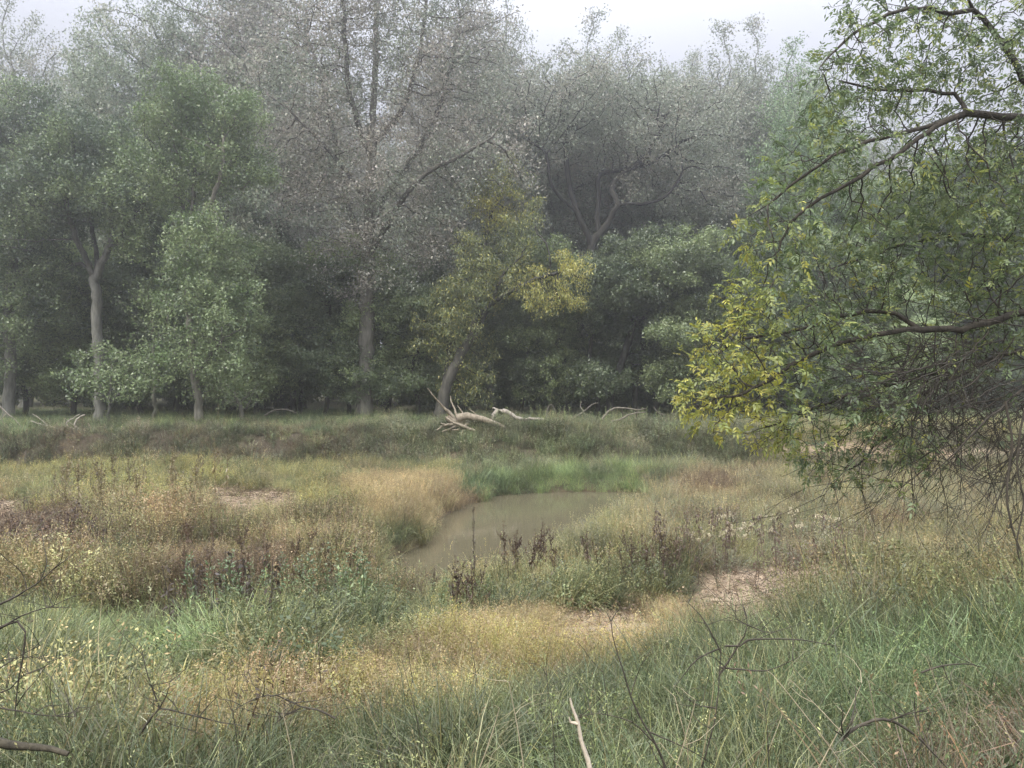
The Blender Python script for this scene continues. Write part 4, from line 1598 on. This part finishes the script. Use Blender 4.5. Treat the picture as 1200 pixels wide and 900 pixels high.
many(42, (620, 684, 860, 712), 'leafy', 'leafy_weed', (.4, .75), 'leafy green weed between the dark dead weeds by the pond', 'weed', 'green weeds among the dark dead weeds', lin(106, 116, 80))
many(14, (345, 715, 430, 750), 'milk', 'milkweed_plant', (.6, .9), 'plant with broad pale leaves standing left of the pond neck', 'plant', 'pale leaved plants left of the pond neck', lin(120, 132, 92))
for px, row, h, lb in ((225, 742, .6, 'pale leaved plant at the left among the dark withered weeds'), (165, 740, .5, 'small pale leaved plant in the bright grass at left'),
                       (985, 668, .75, 'yellow green leafy plant beside the lone stalk on the right flat')):
    weed('milk', 'milkweed_plant', px, row, h, lb, 'plant', None, lin(128, 140, 92))

many(72, (580, 488, 860, 506), 'leafy', 'leafy_weed', (.5, 1.0), 'light green weed growing along the right half of the far bank crest', 'weed', 'weeds on the far bank crest', lin(146, 158, 108))
many(42, (0, 512, 430, 540), 'leafy', 'leafy_weed', (.3, .6), 'brownish weed hanging on the eroded face of the left bank', 'weed', 'weeds on the eroded left bank', lin(112, 108, 84))
many(44, (420, 508, 880, 545), 'leafy', 'leafy_weed', (.4, .8), 'grey green weed growing on the face of the far bank', 'weed', 'weeds on the face of the far bank', lin(118, 124, 94))
# ------------------------------------------------------------------ near dead twigs and branches
def gpt(px, row, lift=0.0, d=None):
    return d


def brush(name, label, d, lines, seed, r0, mat=None, extra=0, color=(1, 1, 1), cat='branch', group=None):
    """main polylines plus random side twigs; each polyline is a part"""
    r = np.random.default_rng(seed)
    L = []
    for k, ln in enumerate(lines):
        pts, rr = (ln if isinstance(ln, tuple) and isinstance(ln[0], list) else (ln, r0 * (.85 ** k)))
        L.append((pts, rr * .56, rr * .16))
    for k in range(extra * 2):
        pts, rr, _ = L[r.integers(len(lines))]
        j = r.integers(0, len(pts) - 1)
        t = r.random()
        p = np.array([*pts[j], 0][:3]) * (1 - t) + np.array([*pts[j + 1], 0][:3]) * t
        a = r.uniform(0, 6.28)
        ln_ = r.uniform(12, 75)
        q = [tuple(p)]
        for s in range(3):
            a += r.normal(0, .35)
            p = p + np.array([math.cos(a) * ln_ / 3, -abs(math.sin(a)) * ln_ / 3, r.normal(0, .04)])
            q.append(tuple(p))
        L.append((q, rr * .45, rr * .15))
    return wood_thing(name, label, cat, d, L, seed, mat or M_TWIG, group, 6, 'twig', 'stem', color)


brush('dead_twig', 'white bleached crooked stick standing in the foreground grass', 1.75,
      [([(697, 925), (689, 892), (682, 868), (677, 846), (670, 828), (668, 818)], .0135), ([(677, 848), (669, 846), (667, 840)], .009)], 11, .008, M_DEAD, 0, (1.9, 1.85, 1.75))
brush('dead_twig', 'tall dark thin stem with a forked tip, rising from the grass right of centre', 2.5,
      [([(800, 960), (772, 880), (745, 830), (728, 780), (718, 745), (716, 728)], .009), ([(716, 728), (722, 718), (728, 712)], .004),
       ([(716, 728), (710, 716)], .004), ([(768, 872), (740, 846), (700, 836), (676, 842)], .005), ([(762, 858), (810, 880), (850, 905)], .005)],
      12, .008, M_TWIG, 5)
brush('dead_bush', 'dark tangle of curved dead branches at the right of centre foreground', 2.7,
      [([(800, 960), (822, 900), (838, 840), (843, 790), (845, 755)], .008), ([(843, 790), (860, 765), (872, 745), (876, 732), (872, 712)], .008),
       ([(850, 757), (868, 757), (875, 750), (900, 749), (940, 750), (985, 758)], .007), ([(843, 782), (870, 785), (898, 786), (920, 778), (936, 770)], .007),
       ([(875, 732), (862, 725), (862, 708)], .004), ([(845, 765), (835, 745), (820, 720), (806, 706)], .006), ([(843, 760), (818, 772), (802, 790), (790, 806)], .006),
       ([(875, 732), (895, 740), (910, 742)], .005), ([(840, 830), (815, 825), (800, 812)], .006)], 13, .01, M_TWIG, 16)
brush('dead_branch', 'arched dark branch half sunk in the grass at lower right', 2.3,
      [([(985, 868), (1005, 852), (1025, 844), (1048, 846), (1080, 868), (1110, 900)], .012), ([(1040, 845), (1060, 838), (1090, 830)], .006)], 14, .01, M_TWIG, 6)
brush('dead_branch', 'thin dark branch lying in the grass at middle right', 3.0,
      [([(1080, 788), (1105, 780), (1132, 778), (1150, 782)], .008), ([(1105, 780), (1110, 795), (1118, 808)], .005)], 15, .008, M_TWIG, 4)
brush('dead_branch', 'dark curved branch hanging in at the right edge above the green slope', 4.6,
      [([(1215, 715), (1180, 718), (1155, 710), (1135, 698), (1120, 690)], .01), ([(1215, 705), (1190, 695), (1182, 680)], .006),
       ([(1215, 690), (1190, 678), (1160, 678), (1150, 672)], .006)], 16, .008, M_TWIG, 5)
brush('dead_branch', 'dark forked twig lying across the dry band at lower left', 2.9,
      [([(163, 862), (178, 840), (187, 830), (215, 836), (250, 844), (290, 852)], .009), ([(187, 830), (178, 805), (170, 780), (165, 755)], .007),
       ([(187, 830), (195, 815), (199, 802)], .006), ([(182, 842), (205, 850), (238, 861)], .006)], 17, .009, M_TWIG, 6)
brush('dead_branch', 'low dark arching branch in the grass left of centre', 2.8,
      [([(393, 842), (372, 832), (352, 828), (325, 815), (300, 818), (275, 832)], .008), ([(352, 830), (335, 838), (320, 850)], .006)], 18, .008, M_TWIG, 10)
brush('dead_bush', 'spreading dark dead branches entering at the lower left edge', 2.6,
      [([(-60, 745), (-20, 738), (0, 735), (20, 728), (30, 740), (27, 770), (20, 810), (18, 840)], .012), ([(0, 737), (25, 722), (55, 712), (85, 712)], .006),
       ([(-40, 720), (0, 708), (30, 692), (50, 678), (68, 662)], .009), ([(-60, 780), (-10, 775), (40, 770), (65, 780)], .005),
       ([(-50, 800), (0, 812), (30, 790), (60, 780)], .007), ([(-50, 830), (0, 830), (50, 838), (90, 840)], .008), ([(-50, 820), (-10, 790), (20, 770), (50, 755)], .006)],
      19, .01, M_TWIG, 30)
brush('fallen_log', 'dark fallen log lying at the lower left corner in the grass', 2.5,
      [([(-120, 862), (-40, 866), (10, 870), (45, 876), (80, 884)], .05)], 20, .045, M_TWIG, 0, (.9, .9, .8), 'log')
for k, (px, row, top, d, lb) in enumerate(((480, 800, 750, 3.6, 'thin dark bare stem at the lower edge of the dry band'), (372, 800, 690, 3.8, 'thin bare stem right of the pale leaved plants'),
                                           (555, 800, 742, 3.6, 'short thin bare stem in the dry yellow band'), (445, 930, 858, 2.2, 'dark thin twig slanting up from the bottom edge'))):
    brush('dead_weed', lb, d, [([(px + 4, row), (px, (row + top) / 2), (px - 5, top)], .004)], 30 + k, .004, M_TWIG, 2, cat='weed')

for k, (x0, y0, x1, y1, d, lb) in enumerate((
        (1010, 930, 905, 790, 2.4, 'long pale dry stalk leaning left in the lower right grass'), (1060, 940, 930, 800, 2.5, 'pale dry stalk right of the long leaning one'),
        (1150, 960, 1085, 770, 2.6, 'tall pale stalk near the lower right corner'), (930, 950, 1010, 800, 2.4, 'pale stalk leaning right across the leaning ones'),
        (620, 960, 596, 800, 2.5, 'pale dry stalk left of the white crooked stick'), (545, 940, 585, 830, 2.5, 'short pale stalk leaning right left of the white stick'),
        (350, 950, 330, 830, 2.6, 'pale dry stalk in the lower left grass'), (770, 960, 815, 820, 2.4, 'pale stalk between the dark forked stem and the dead tangle'))):
    brush('dry_stalk', lb, d, [([(x0, y0), ((x0 + x1) / 2 + 3, (y0 + y1) / 2), (x1, y1), (x1 - 6, y1 - 4)], .0055)], 60 + k, .004, M_DEAD, 1, (1.1, 1.05, .85), 'stalk')
for k, (x0, y0, x1, y1, d, lb) in enumerate((
        (650, 940, 640, 790, 2.7, 'thin dark upright stem left of the dark forked one'), (900, 950, 893, 800, 2.6, 'thin dark upright stem in the right foreground grass'),
        (1040, 940, 1090, 850, 2.4, 'dark thin stem bending right in the lower right corner'), (500, 920, 470, 770, 3.0, 'dark thin stem rising into the yellow band left of centre'),
        (280, 900, 262, 790, 3.0, 'dark thin stem at lower left crossing the yellow band'), (710, 900, 706, 780, 3.0, 'short dark stem just left of the forked tip'))):
    brush('dead_weed', lb, d, [([(x0, y0), ((x0 + x1) / 2 + 4, (y0 + y1) / 2), (x1, y1)], .0045)], 80 + k, .004, M_TWIG, 4, (1, 1, 1), 'weed')

# ------------------------------------------------------------------ the near tree at right
r = np.random.default_rng(900)
D0 = 6.8
tb = np.array([6.6, 7.2, hz(6.6, 7.2)])


def nl(pts):
    return [P(a, b_, d) - tb for a, b_, d in pts]


NL = [
    ([(0, 0, 0)], None),
]
limb_px = [
    (None, None),
    ([(1330, 240, 7.2), (1262, 190, 7.0), (1230, 140, 6.9), (1200, 92, 6.8), (1176, 52, 6.7), (1152, 22, 6.7), (1133, -5, 6.6), (1110, -60, 6.6)], 0),
    ([(1335, 200, 7.2), (1270, 150, 6.9), (1200, 138, 6.7), (1150, 133, 6.5), (1120, 136, 6.4), (1085, 155, 6.3), (1055, 178, 6.2), (1010, 205, 6.1), (965, 232, 6.0), (925, 262, 6.0)], 0),
    ([(1135, 133, 6.5), (1118, 112, 6.6), (1070, 104, 6.7), (1025, 103, 6.8), (985, 95, 6.8)], 2),
    ([(1100, 145, 6.4), (1050, 158, 6.2), (1000, 172, 6.1), (950, 200, 6.0), (900, 240, 5.9)], 2),
    ([(1350, 430, 7.2), (1270, 372, 7.0), (1200, 366, 6.8), (1160, 378, 6.7), (1125, 386, 6.6), (1090, 386, 6.5), (1050, 388, 6.4), (1010, 396, 6.3), (960, 411, 6.2), (915, 438, 6.1), (870, 462, 6.0)], 0),
    ([(1075, 386, 6.5), (1050, 368, 6.6), (1015, 364, 6.7), (970, 376, 6.8), (920, 390, 6.8), (870, 398, 6.8), (835, 420, 6.8)], 5),
    ([(1350, 440, 7.2), (1260, 400, 7.2), (1190, 412, 7.3), (1130, 436, 7.3), (1085, 460, 7.2), (1045, 500, 7.1), (1005, 545, 7.0)], 0),
    ([(1352, 450, 7.2), (1280, 420, 6.6), (1220, 440, 6.3), (1160, 490, 6.1), (1110, 540, 6.0), (1070, 585, 5.9)], 0),
    ([(1345, 330, 7.2), (1270, 290, 7.4), (1200, 285, 7.6), (1140, 275, 7.7), (1080, 282, 7.8), (1020, 300, 7.8), (960, 320, 7.8)], 0),
    ([(1125, 20, 6.6), (1090, 10, 6.5), (1050, 15, 6.4), (1000, 40, 6.3), (960, 80, 6.2)], 1),
    ([(1130, 436, 7.3), (1080, 440, 7.2), (1020, 455, 7.0), (960, 475, 6.8), (900, 500, 6.6)], 7),
    ([(1330, 150, 7.2), (1290, 90, 7.1), (1270, 20, 7.0), (1255, -60, 6.9)], 0),
]
fixed = [(smooth_line([np.array([0, 0, -.2]), P(1385, 600, 7.2) - tb, P(1352, 450, 7.2) - tb, P(1345, 330, 7.2) - tb, P(1335, 200, 7.2) - tb,
                       P(1320, 60, 7.2) - tb, P(1320, -80, 7.2) - tb], .14, .01, r), None)]
for pts, pa in limb_px[1:]:
    line = smooth_line(nl(pts), .13, .008, r)
    pl = fixed[pa][0]
    j = max(1, int(np.linalg.norm(pl - line[0], axis=1).argmin()))
    fixed.append((line, (pa, j)))

# leafy envelopes: (px, py, depth, rx, ry, rd, weight)
NB = [(1000, 110, 6.5, 60, 55, .7, 1.0), (1090, 60, 6.6, 70, 60, .7, 1.1), (1180, 50, 6.7, 60, 70, .8, 1.0), (1000, 50, 6.3, 45, 40, .5, .5),
      (1150, 190, 6.9, 80, 60, .8, 1.1), (1040, 200, 6.4, 70, 50, .7, .8), (950, 190, 6.2, 60, 50, .6, .8), (910, 270, 6.0, 55, 50, .6, .9),
      (1000, 280, 6.6, 70, 45, .8, .8), (1150, 280, 7.2, 80, 50, .8, 1.1), (900, 350, 6.2, 60, 45, .7, 1.0), (860, 410, 6.2, 55, 42, .6, 1.1),
      (835, 470, 6.3, 46, 40, .6, 1.2), (900, 450, 6.2, 60, 45, .7, .9), (960, 400, 6.3, 60, 45, .7, .7), (930, 510, 6.6, 60, 30, .6, .7),
      (1020, 330, 6.7, 60, 30, .7, .6), (980, 545, 6.8, 40, 25, .5, .5), (1060, 450, 6.9, 50, 45, .7, .35), (1180, 350, 7.2, 50, 60, .8, .7),
      (1120, 230, 6.6, 80, 45, .6, 1.3), (1160, 170, 7.2, 60, 60, .6, 1.0), (1060, 260, 7.4, 60, 50, .6, .9), (1150, 380, 7.6, 60, 50, .5, .8), (1000, 370, 7.2, 60, 40, .5, .6), (1090, 520, 7.2, 50, 40, .5, .4), (1180, 240, 6.6, 60, 60, .6, 1.3), (1110, 330, 7.4, 90, 40, .7, .9), (1180, 310, 6.4, 50, 50, .6, .7), (1080, 110, 6.9, 70, 40, .6, .8), (1010, 470, 6.4, 50, 40, .5, .5),
      (1100, 430, 7.0, 60, 40, .6, .6), (1150, 500, 7.0, 50, 50, .5, .35), (1050, 510, 6.7, 50, 40, .5, .5), (1180, 420, 6.8, 40, 60, .6, .5),
      (1240, 200, 7.2, 60, 150, .9, .8), (1260, 20, 7.0, 70, 80, .9, .6), (1100, -20, 6.6, 120, 40, .8, .7)]
A = []
for (cx, cy, dd, rx, ry, rd, wt) in NB:
    n = int(wt * 260)
    c = P(cx, cy, dd) - tb
    d = r.normal(size=(n, 3))
    d /= np.linalg.norm(d, axis=1)[:, None]
    A.append(c + d * (r.random(n) ** .4)[:, None] * np.array([rx * dd / F, rd, ry * dd / F]))
A = np.concatenate(A)
PA, par, ninit = sca(fixed, A, 1.1, .085, .075, 120, r, .3, (-.12, 0, -.02), 9000)
R, kids = radii(par, .0020, .105)
R = np.where(R > .012, .012 + (R - .012) * .62, R)
ch = chains(par, R)
tree = tag(link('ash_tree', None, None, tb), 'near tree reaching in at the right, leaves green above and yellow at the low tips', 'tree')
first = sorted([(R[c[min(1, len(c) - 1)]], ci) for ci, (c, ow) in enumerate(ch) if ow == 0], reverse=True)
big = {ci: k + 1 for k, (_, ci) in enumerate(first[:10])}
mbs = [MB() for _ in range(len(big) + 1)]
owner = {}
for ci, (c, ow) in enumerate(ch):
    owner[ci] = 0 if ci == 0 else big.get(ci, owner.get(ow, 0))
    if len(c) < 2:
        continue
    rr = R[c].copy()
    if ci:
        rr[0] = min(R[c[0]], R[c[1]] * 1.2)
    mx_ = rr.max()
    tube(mbs[owner[ci]], PA[c], rr, 10 if mx_ > .08 else (7 if mx_ > .02 else (5 if mx_ > .007 else 3)))
for k, mb in enumerate(mbs):
    if mb.n:
        link('trunk' if k == 0 else 'limb', mb.mesh('near_limb', [M_TWIG], True), tree, None, (.75, .75, .75))
# the drooping sprays of bare twigs at the lower right
sp = MB()
for k in range(120):
    sx_, sy_ = r.uniform(1060, 1290), r.uniform(380, 520)
    if sx_ < 1150:
        sy_ = r.uniform(385, 440)
    dd = r.uniform(6.0, 7.4)
    ang = r.uniform(.15, 1.5)    # downwards and left
    L_ = r.uniform(90, 260)
    curl = r.normal(0, .10)
    p = np.array([sx_, sy_, dd])
    q = [p.copy()]
    dz = r.normal(0, .05)
    for s in range(10):
        ang += r.normal(0, .16) + curl
        p = p + np.array([-math.cos(ang) * L_ / 10, math.sin(ang) * L_ / 10, dz + r.normal(0, .02)])
        if p[1] > 615:
            break
        q.append(p.copy())
    if len(q) < 4:
        continue
    pts = smooth_line([P(*a) - tb for a in q], .08, .005, r)
    rb = r.uniform(.003, .007)
    rads = np.linspace(rb, .0022, len(pts))
    tube(sp, pts, rads, 4)
    for s in range(r.integers(4, 10)):
        j = r.integers(1, len(pts) - 1)
        v = pts[j + 1] - pts[j]
        v = v / np.linalg.norm(v) + r.normal(0, .5, 3)
        l1 = r.uniform(.15, .5)
        c1 = pts[j] + v * l1 * .5 + r.normal(0, .02, 3)
        v2 = v + r.normal(0, .3, 3) + [-.1, 0, -.15]
        e = c1 + v2 * l1 * .5
        tube(sp, [pts[j], c1, e], [max(rads[j] * .6, .0024), .0022, .0019], 3)
        for s2 in range(r.integers(0, 3)):
            b0 = c1 + (e - c1) * r.random()
            tube(sp, [b0, b0 + (v2 + r.normal(0, .6, 3)) * r.uniform(.05, .18)], [.0020, .0017], 3)
o = link('twig_spray', sp.mesh('twig_spray', [M_TWIG], True), tree, None, (.75, .75, .78))
o['kind'] = 'stuff'
# hanging vine at the right edge
wood_thing('hanging_vine', 'thin dark vine stems hanging at the right edge below the twigs', 'vine', 5.6,
           [([(1178, 470), (1186, 520), (1180, 570), (1184, 610), (1196, 650), (1200, 690)], .011, .008),
            ([(1200, 480), (1192, 540), (1199, 590), (1192, 640), (1206, 690)], .009, .006)], 40, M_TWIG, None, 6)


def compound_leaf(r, n=7, yellow=False):
    """an ash leaf: rachis along +Y, paired leaflets, drooping; unit is metres"""
    mb = MB()
    Lr = .19
    rp = [np.array([0, t * Lr, -.05 * t * t]) for t in np.linspace(0, 1, 4)]
    tube(mb, rp, [.0013] * 4, 3, (.9, .9, .6))
    for k in range(n):
        if k == n - 1:
            t, sgn = 1., 0
        else:
            t, sgn = .35 + .6 * (k // 2) / ((n - 1) / 2), (1 if k % 2 else -1)
        b = np.array([0, t * Lr, -.05 * t * t])
        a = np.array([sgn * r.uniform(.8, 1.1), r.uniform(.5, .9) if sgn else 1., r.uniform(-.5, .05)])
        a /= np.linalg.norm(a)
        L_ = r.uniform(.07, .10)
        w_ = L_ * r.uniform(.34, .42)
        up = np.array([0, 0, 1.]) + r.normal(0, .25, 3)
        s = np.cross(a, up)
        s /= np.linalg.norm(s)
        u = np.cross(s, a)
        c = np.ones(3) * r.uniform(.8, 1.2)
        f = .25 * w_
        V = [b, b + a * L_ * .3 + s * w_ * .48 + u * f, b + a * L_ * .68 + s * w_ * .36 + u * f * .7 - u * .004, b + a * L_ - u * .012,
             b + a * L_ * .68 - s * w_ * .36 + u * f * .7 - u * .004, b + a * L_ * .3 - s * w_ * .48 + u * f, b + a * L_ * .5 - u * .002]
        mb.add(V, [[0, 1, 2, 6], [6, 2, 3, 4], [0, 6, 4, 5]], c)
    return mb


CL = [compound_leaf(r, n) for n in (7, 5, 7, 5, 3)]
CLA = [c.arrays() for c in CL]
tips = np.where(R < .0040)[0]
tp = PA[tips] + tb
tpx = 600 + tp[:, 0] / tp[:, 1] * F
tpy = 450 + (EYE - tp[:, 2]) / tp[:, 1] * F
# fewer leaves in the bare twiggy lower right
bare = sst(1040, 1120, tpx) * sst(400, 450, tpy)
prob = np.clip(.80 - .55 * bare, .05, 1)
nrep = r.binomial(1, prob) * (1 + (r.random(len(tips)) < .9))
rep = np.repeat(np.arange(len(tips)), nrep)
lp, lpx, lpy = PA[tips][rep], tpx[rep], tpy[rep]
dirs = PA[tips] - PA[par[tips]]
dirs = dirs[rep] / (np.linalg.norm(dirs[rep], axis=1)[:, None] + 1e-9)
n = len(rep)
ya = dirs + r.normal(0, .75, (n, 3)) + [0, 0, -.25]
ya /= np.linalg.norm(ya, axis=1)[:, None]
za = r.normal(0, .4, (n, 3)) + [0, 0, 1]
xa = np.cross(ya, za)
xa /= np.linalg.norm(xa, axis=1)[:, None]
za = np.cross(xa, ya)
RM = np.stack([xa, ya, za], 2)
ls = r.uniform(.5, 1.1, n) * .58
kyel = np.clip(sst(980, 820, lpx) * sst(250, 470, lpy) * 1.25 + .03 + .2 * (lpx < 900), 0, 1)
GN_ = [lin(104, 122, 82), lin(116, 134, 88), lin(92, 108, 76), lin(126, 140, 98)]
YN_ = [lin(172, 172, 80), lin(184, 182, 88), lin(156, 162, 84), lin(176, 170, 86)]
MN_ = [lin(140, 152, 86), lin(150, 158, 90)]
u = r.random(n)
lc = np.array([random.choice(YN_) if u[i] < kyel[i] * .68 else (random.choice(MN_) if u[i] < kyel[i] * 1.5 + .16 else random.choice(GN_)) for i in range(n)])
lc *= r.uniform(.8, 1.2, (n, 1))
kind = r.integers(0, 5, n)
dist = np.linalg.norm(lp + tb - [0, 0, EYE], axis=1)
vis = (lpx > 5) & (lpx < 1195) & (lpy > 5)
order = np.argsort(np.where(vis, dist, 99))
single = set(order[:300].tolist())
leafmesh = [c.mesh('leaf', [M_NEAR]) for c in CL]
from mathutils import Matrix
for i in order[:300]:
    o = link('leaf', leafmesh[kind[i]], tree, None, tuple(lc[i]))
    M4 = np.eye(4)
    M4[:3, :3] = RM[i] * ls[i]
    M4[:3, 3] = lp[i]
    o.matrix_local = Matrix(M4.tolist())
Vall, F3, F4, Call, off = [], [], [], [], 0
rest = np.array([i for i in range(n) if i not in single])
for k in range(5):
    ids = rest[kind[rest] == k]
    V, Fs, C = CLA[k]
    m_ = len(V)
    W = np.einsum('nij,mj->nmi', RM[ids] * ls[ids][:, None, None], V) + lp[ids][:, None]
    Vall.append(W.reshape(-1, 3))
    Call.append((C[None] * lc[ids][:, None]).reshape(-1, 3))
    for f in Fs:
        g = (f[None] + (off + np.arange(len(ids)) * m_)[:, None, None]).reshape(-1, f.shape[1])
        (F3 if f.shape[1] == 3 else F4).append(g)
    off += m_ * len(ids)
o = link('foliage', mesh_np('foliage', np.concatenate(Vall), [np.concatenate(f) for f in (F3, F4) if f], np.concatenate(Call), False, [M_NEAR]), tree)
o['kind'] = 'stuff'
print('near leaves', n, 'nodes', len(PA))

# ------------------------------------------------------------------ haze
hb = [(-430, 430), (-60, 480), (-2.5, 40)]
V = np.array([[x, y, z] for x in hb[0] for y in hb[1] for z in hb[2]], float)
m, t = newmat('haze')
N, L = t.nodes, t.links
out = N.new("ShaderNodeOutputMaterial")
pv = N.new("ShaderNodeVolumePrincipled")
pv.inputs['Color'].default_value = (.95, .955, 1, 1)
pv.inputs['Density'].default_value = .0024
pv.inputs['Anisotropy'].default_value = .65
L.new(pv.outputs[0], out.inputs['Volume'])
o = link('haze', mesh_np('haze', V, [[[0, 1, 3, 2], [4, 6, 7, 5], [0, 4, 5, 1], [2, 3, 7, 6], [0, 2, 6, 4], [1, 5, 7, 3]]], None, False, [m]))
o['kind'] = 'stuff'
o['label'] = 'pale mist filling the air of the whole valley'
o['category'] = 'haze'
